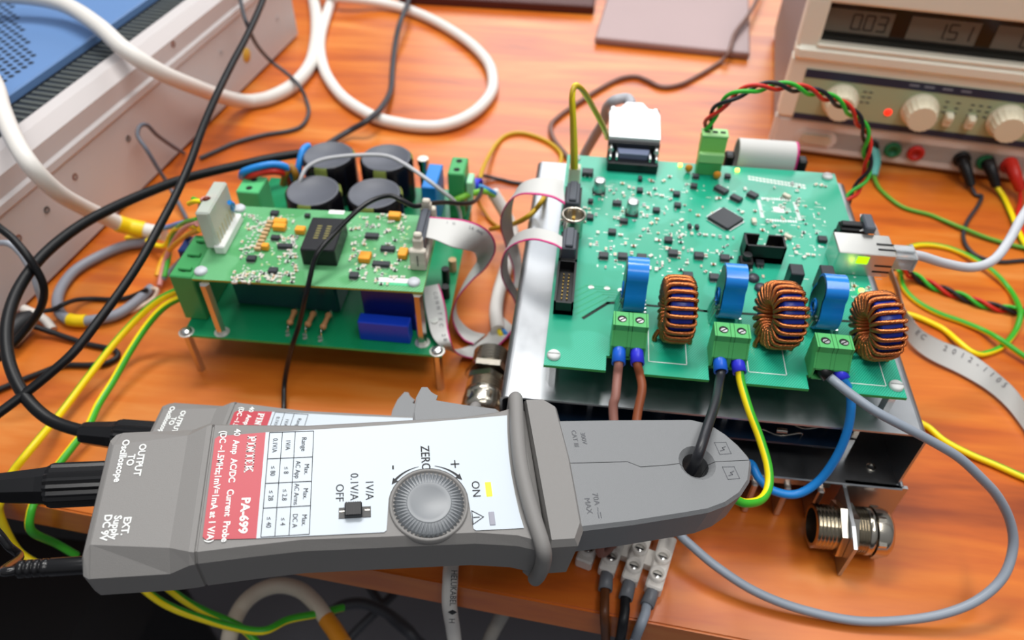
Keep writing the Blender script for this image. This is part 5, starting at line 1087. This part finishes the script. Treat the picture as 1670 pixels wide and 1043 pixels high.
# ---------------------------------------------------------------- thick white cables
wc = [(-40, -10, .16), (40, -6, .158), (105, 8, .155), (160, 42, .150), (205, 82, .140), (262, 118, .115), (318, 142, .080), (360, 157, .040), (400, 165, .012), (440, 160, .008), (478, 140, .008), (505, 108, .008), (515, 70, .008), (516, 30, .008), (510, -10, .008)]
cable('power_cable', 'thick white cable crossing the instrument case and curling up at the top', 'cable', PP(wc), .0085, [WCAB], n=18)
cable('power_cable', 'thick white cable lying in a big open loop on the desk', 'cable', PP([(575, -60, .008), (548, -15, .008), (531, 30, .008), (522, 70, .008), (527, 108, .008), (542, 138, .008), (567, 165, .008), (611, 191, .008), (648, 201, .008), (685, 206, .008), (720, 205, .008), (755, 194, .008), (785, 173, .008), (803, 145, .008), (800, 111, .008), (782, 85, .008), (752, 60, .008), (710, 35, .008), (668, 17, .008), (632, 7, .009), (598, 1, .014), (560, -4, .020), (520, -12, .020)]), .0072, [mat('white_cable_bright', '#e6e3de', .42)], n=18)
lc = cable('power_cable', 'thick white cable hanging over the instrument case, ending in yellow tape', 'cable', PP([(-60, 60, .17), (-12, 130, .165), (4, 180, .160), (24, 228, .152), (52, 272, .140), (92, 312, .112), (132, 336, .078), (166, 352, .048), (200, 366, .026), (235, 375, .018), (268, 381, .016)]), .0072, [WCAB], n=18)
b = MB(); b.tube(smooth(PP([(192, 364, .030), (212, 370, .022), (236, 375, .018)]), 4), .0082, 16); b.box(tuple(P(222, 385, .006)), (.020, .012, .003), 0, b=.001); b.build('yellow_tape', [mat('tape_yellow', '#f0cc10', .4)], lc, True)
for px0, mt, pts in ((0, GRN, [(268, 452, .01), (274, 425, .016), (279, 396, .03), (286, 377, .05), (300, 364, .08), (322, 358, .105)]), (0, PINK, [(260, 466, .006), (265, 442, .01), (272, 418, .02), (287, 388, .045), (303, 371, .08), (322, 364, .104)]),
    (0, mat('wire_amber', '#f0b01c', .4), [(256, 450, .008), (262, 430, .012), (272, 413, .02), (290, 395, .05), (308, 382, .08), (326, 374, .100)]), (0, BLUW, [(262, 372, .02), (275, 370, .04), (296, 364, .07), (318, 360, .095)]),
    (0, GCAB, [(266, 455, .008), (280, 440, .012), (298, 420, .03), (308, 402, .06), (320, 388, .09)]), (0, YEL, [(240, 392, .012), (255, 400, .014), (270, 400, .02), (277, 385, .035), (290, 372, .06), (320, 368, .10)])):
    cn = {'insulation_green': 'green', 'insulation_pink': 'pink', 'wire_amber': 'amber', 'insulation_blue': 'blue', 'grey_cable_jacket': 'grey', 'insulation_yellow': 'yellow'}[mt.name]
    cable('signal_wire', cn+' wire in the bundle feeding the milky connector on the small board', 'wire', PP(pts), .0024, [mt], group='wires into the milky connector')
for mt, cn, pts in ((GRN, 'green', [(315, 324, .130), (330, 330, .134), (345, 338, .133)]), (YEL, 'yellow', [(308, 332, .125), (320, 328, .134), (346, 330, .134)]), (PINK, 'pink', [(326, 345, .11), (330, 326, .136), (352, 322, .134)]), (mat('wire_dark_brown', '#6a2c1c', .45), 'brown', [(334, 352, .112), (334, 326, .138), (348, 326, .134)]), (BLUW, 'blue', [(374, 330, .128), (380, 334, .122), (378, 345, .11)])):
    cable('signal_wire', 'short '+cn+' wire end curling round the top of the milky connector', 'wire', PP(pts), .0019, [mt], group='wire ends on the milky connector')
gc_ = cable('sensor_cable', 'grey cable lying in a loop left of the power board, taped yellow at its bend', 'cable', PP([(246, 392, .010), (230, 396, .006), (201, 401, .006), (163, 417, .006), (125, 439, .006), (103, 464, .006), (94, 487, .006), (97, 508, .006), (112, 521, .006), (132, 524, .006), (163, 520, .006), (192, 512, .006), (220, 494, .006), (248, 469, .006)]), .0048, [mat('sensor_grey', '#8a8d98', .45)], n=14)
b = MB(); b.tube(smooth(PP([(113, 521, .006), (126, 523, .006), (141, 523, .006)]), 4), .0058, 14); b.build('yellow_tape', [MATS['tape_yellow']], gc_, True)
cable('core', None, None, PP([(246, 470, .008), (256, 472, .009), (252, 484, .005), (236, 496, .003), (212, 509, .002)]), .0018, [mat('core_cream', '#e6cdb8', .5)], parent=gc_)
# ---------------------------------------------------------------- black cables
BC = mat('black_cable_jacket', '#0d0e11', .45, spec=.35)
pc2 = cable('scope_cable', 'heavy black cable sweeping from behind the capacitors down to the rear probe', 'cable', PP([(515, 246, .07), (490, 250, .072), (440, 258, .074), (400, 267, .076), (340, 281, .080), (290, 295, .086), (240, 314, .092), (190, 336, .098), (140, 362, .102), (95, 394, .104), (58, 430, .104), (28, 475, .102), (12, 525, .098), (12, 575, .092), (25, 618, .086), (48, 655, .080), (82, 684, .074), (125, 700, .072), (165, 705, .073), (205, 703, .074)]), .0043, [BC], n=14)
cable('scope_cable', 'long straight black cable crossing everything at left from the top edge', 'cable', PP([(438, -30, .155), (427, 5, .152), (403, 58, .150), (378, 105, .148), (352, 158, .146), (330, 210, .140), (310, 265, .132), (288, 315, .124), (262, 365, .118), (235, 415, .112), (205, 462, .106), (165, 517, .100), (122, 572, .094), (80, 610, .088), (40, 642, .083), (0, 672, .080), (-40, 700, .078)]), .0033, [BC], n=14)
cable('scope_cable', 'black cable from the top edge across the white loop to the rear capacitors', 'cable', PP([(672, -30, .02), (665, 5, .022), (652, 38, .022), (644, 75, .012), (640, 115, .006), (637, 148, .008), (622, 175, .018), (600, 196, .020), (572, 212, .010), (552, 224, .008), (530, 238, .008)]), .0036, [mat('wire_charcoal', '#34343a', .45)], n=12)
for lb, r, mt, pts in (('dark thin cable hanging off the instrument case and curling on the desk', .0024, DGREY, [(388, -20, .12), (396, 18, .115), (404, 42, .105), (418, 72, .07), (440, 98, .035), (468, 120, .022), (488, 140, .018), (500, 165, .004), (503, 185, .003), (492, 205, .003), (468, 214, .003), (430, 220, .003), (385, 232, .003), (355, 245, .003), (326, 258, .003)]),
    ('thin grey cable looping up against the side of the instrument case', .0021, mat('cable_slate', '#5b5f6a', .45), [(305, 358, .006), (296, 340, .008), (275, 302, .02), (258, 275, .04), (240, 245, .06), (225, 222, .07), (228, 206, .075), (240, 204, .072), (256, 220, .055), (278, 236, .03), (300, 250, .004)]),
    ('black cable at the left edge crossing in front of the instrument case', .0030, BC, [(-20, 355, .13), (0, 372, .128), (20, 388, .124), (44, 416, .116), (62, 444, .104), (71, 466, .094), (71, 487, .084), (62, 510, .074), (46, 532, .064), (22, 560, .056), (-10, 590, .05)]),
    ('pale grey cable beside the black one at the left edge', .0024, mat('cable_pale', '#aeb3bd', .45), [(-20, 400, .11), (0, 396, .112), (16, 398, .112), (32, 412, .106), (44, 430, .098), (55, 450, .088), (62, 474, .078), (67, 494, .066), (60, 516, .05), (40, 545, .045), (10, 572, .045), (-15, 592, .04)]),
    ('thin black cable doubling back on the desk left of the earth wires', .0024, BLK2, [(56, 532, .010), (86, 542, .006), (115, 552, .004), (144, 561, .003), (173, 567, .003), (189, 572, .003), (191, 582, .003), (173, 592, .003), (144, 595, .003), (100, 596, .003), (63, 609, .003), (34, 620, .003), (-10, 638, .003)]),
    ('thin black cable lying across the grey cable loop', .0022, BLK2, [(70, 507, .012), (88, 504, .012), (104, 496, .016), (124, 489, .008), (150, 487, .003), (185, 488, .003), (212, 484, .004), (240, 472, .012)])):
    cable('thin_cable', lb, 'cable', PP(pts), r, [mt])
b = MB(); b.tube(smooth(PP([(8, 556, .012), (20, 540, .014), (40, 524, .014), (52, 520, .012)]), 4), lambda t: .011-.003*t, 14); tag(b.build('cable_plug', [BLK2]), 'black plug body on the desk at the left edge below the instrument case', 'plug')
b = MB(); b.tube(smooth(PP([(38, 503, .012), (58, 512, .010), (74, 522, .007), (86, 537, .003)]), 4), .0040, 8); tag(b.build('cable_tie', [mat('tie_white', '#e2dcd4', .5)]), 'white strap end by the black plug at the left edge', 'strap')
# leads of the front and rear probes
cable('scope_cable', 'black cable leaving the ribbed plug of the front probe at the left edge', 'cable', [JH(-.160, .0152, -.021), JH(-.17, .0152, -.021), JH(-.20, .016, -.024), JH(-.24, .018, -.03)], .0045, [BC], n=14)
dl = cable('supply_lead', 'black lead with a white stripe into the small supply plug of the front probe', 'cable', [JH(-.143, -.0282, -.0195), JH(-.152, -.0275, -.022)]+PP([(32, 908, .12), (14, 890, .125), (0, 872, .13), (-20, 850, .135)]), .0022, [mat('lead_glossy', '#1a1a1c', .2)])
# ---------------------------------------------------------------- cables hanging below the desk
def under(label, pts, r, mt): return cable('hanging_cable', label, 'cable', PP(pts), r, [mt], n=12, group='cables hanging below the desk')
u1 = under('cream cable bent in an arch below the desk, with an orange taped end', [(380, 1200, -.5), (370, 1110, -.25), (374, 1040, -.15), (392, 992, -.14), (420, 965, -.14), (455, 954, -.14), (490, 962, -.14), (516, 985, -.14), (532, 1008, -.14)], .0068, mat('cable_cream', '#d9cdbb', .5))
b = MB(); b.tube(PP([(532, 1008, -.14), (545, 1026, -.14), (560, 1050, -.14)]), .0072, 12); b.build('orange_tape', [mat('tape_orange', '#d88a1c', .5)], u1, True)
under('dim grey cable curving away in the shadow under the desk', [(535, 1000, -.3), (565, 985, -.3), (600, 985, -.3), (640, 1005, -.3), (680, 1045, -.3), (720, 1120, -.4), (760, 1150, -.7)], .006, DGREY)
under('pale cable end slanting down below the desk edge right of the printed cable', [(850, 960, -.09), (830, 985, -.12), (815, 1010, -.16), (795, 1050, -.2), (780, 1100, -.35), (770, 1120, -.6)], .0060, mat('cable_dull', '#a7a29a', .5))
under('thin grey cable crossing under the desk behind the arch', [(590, 935, -.35), (615, 975, -.35), (640, 1010, -.36), (690, 1050, -.38)], .005, DGREY)
under('grey cable slanting the other way under the desk', [(660, 950, -.35), (620, 990, -.35), (570, 1040, -.36), (550, 1070, -.36)], .005, DGREY)
gyw('yellow and green wire sagging under the desk below the front probe', [(200, 930, -.10), (250, 972, -.11), (285, 992, -.11), (330, 1008, -.12), (380, 1022, -.12), (430, 1028, -.12), (470, 1010, -.13), (520, 1000, -.14), (560, 990, -.15)], 1, 2, .0032)
gyw('second yellow and green wire sagging under the desk, above the first', [(240, 930, -.12), (292, 972, -.12), (330, 994, -.13), (372, 1012, -.13), (400, 1028, -.14), (430, 1060, -.15)], 1, 2, .0032)
b = MB(); b.box((-.62, .30, -.62), (.30, .34, .50), 0, b=.05); tag(b.build('equipment_bag', [mat('bag_black', '#141417', .6)]), 'black bag standing on the floor below the left end of the desk', 'bag')
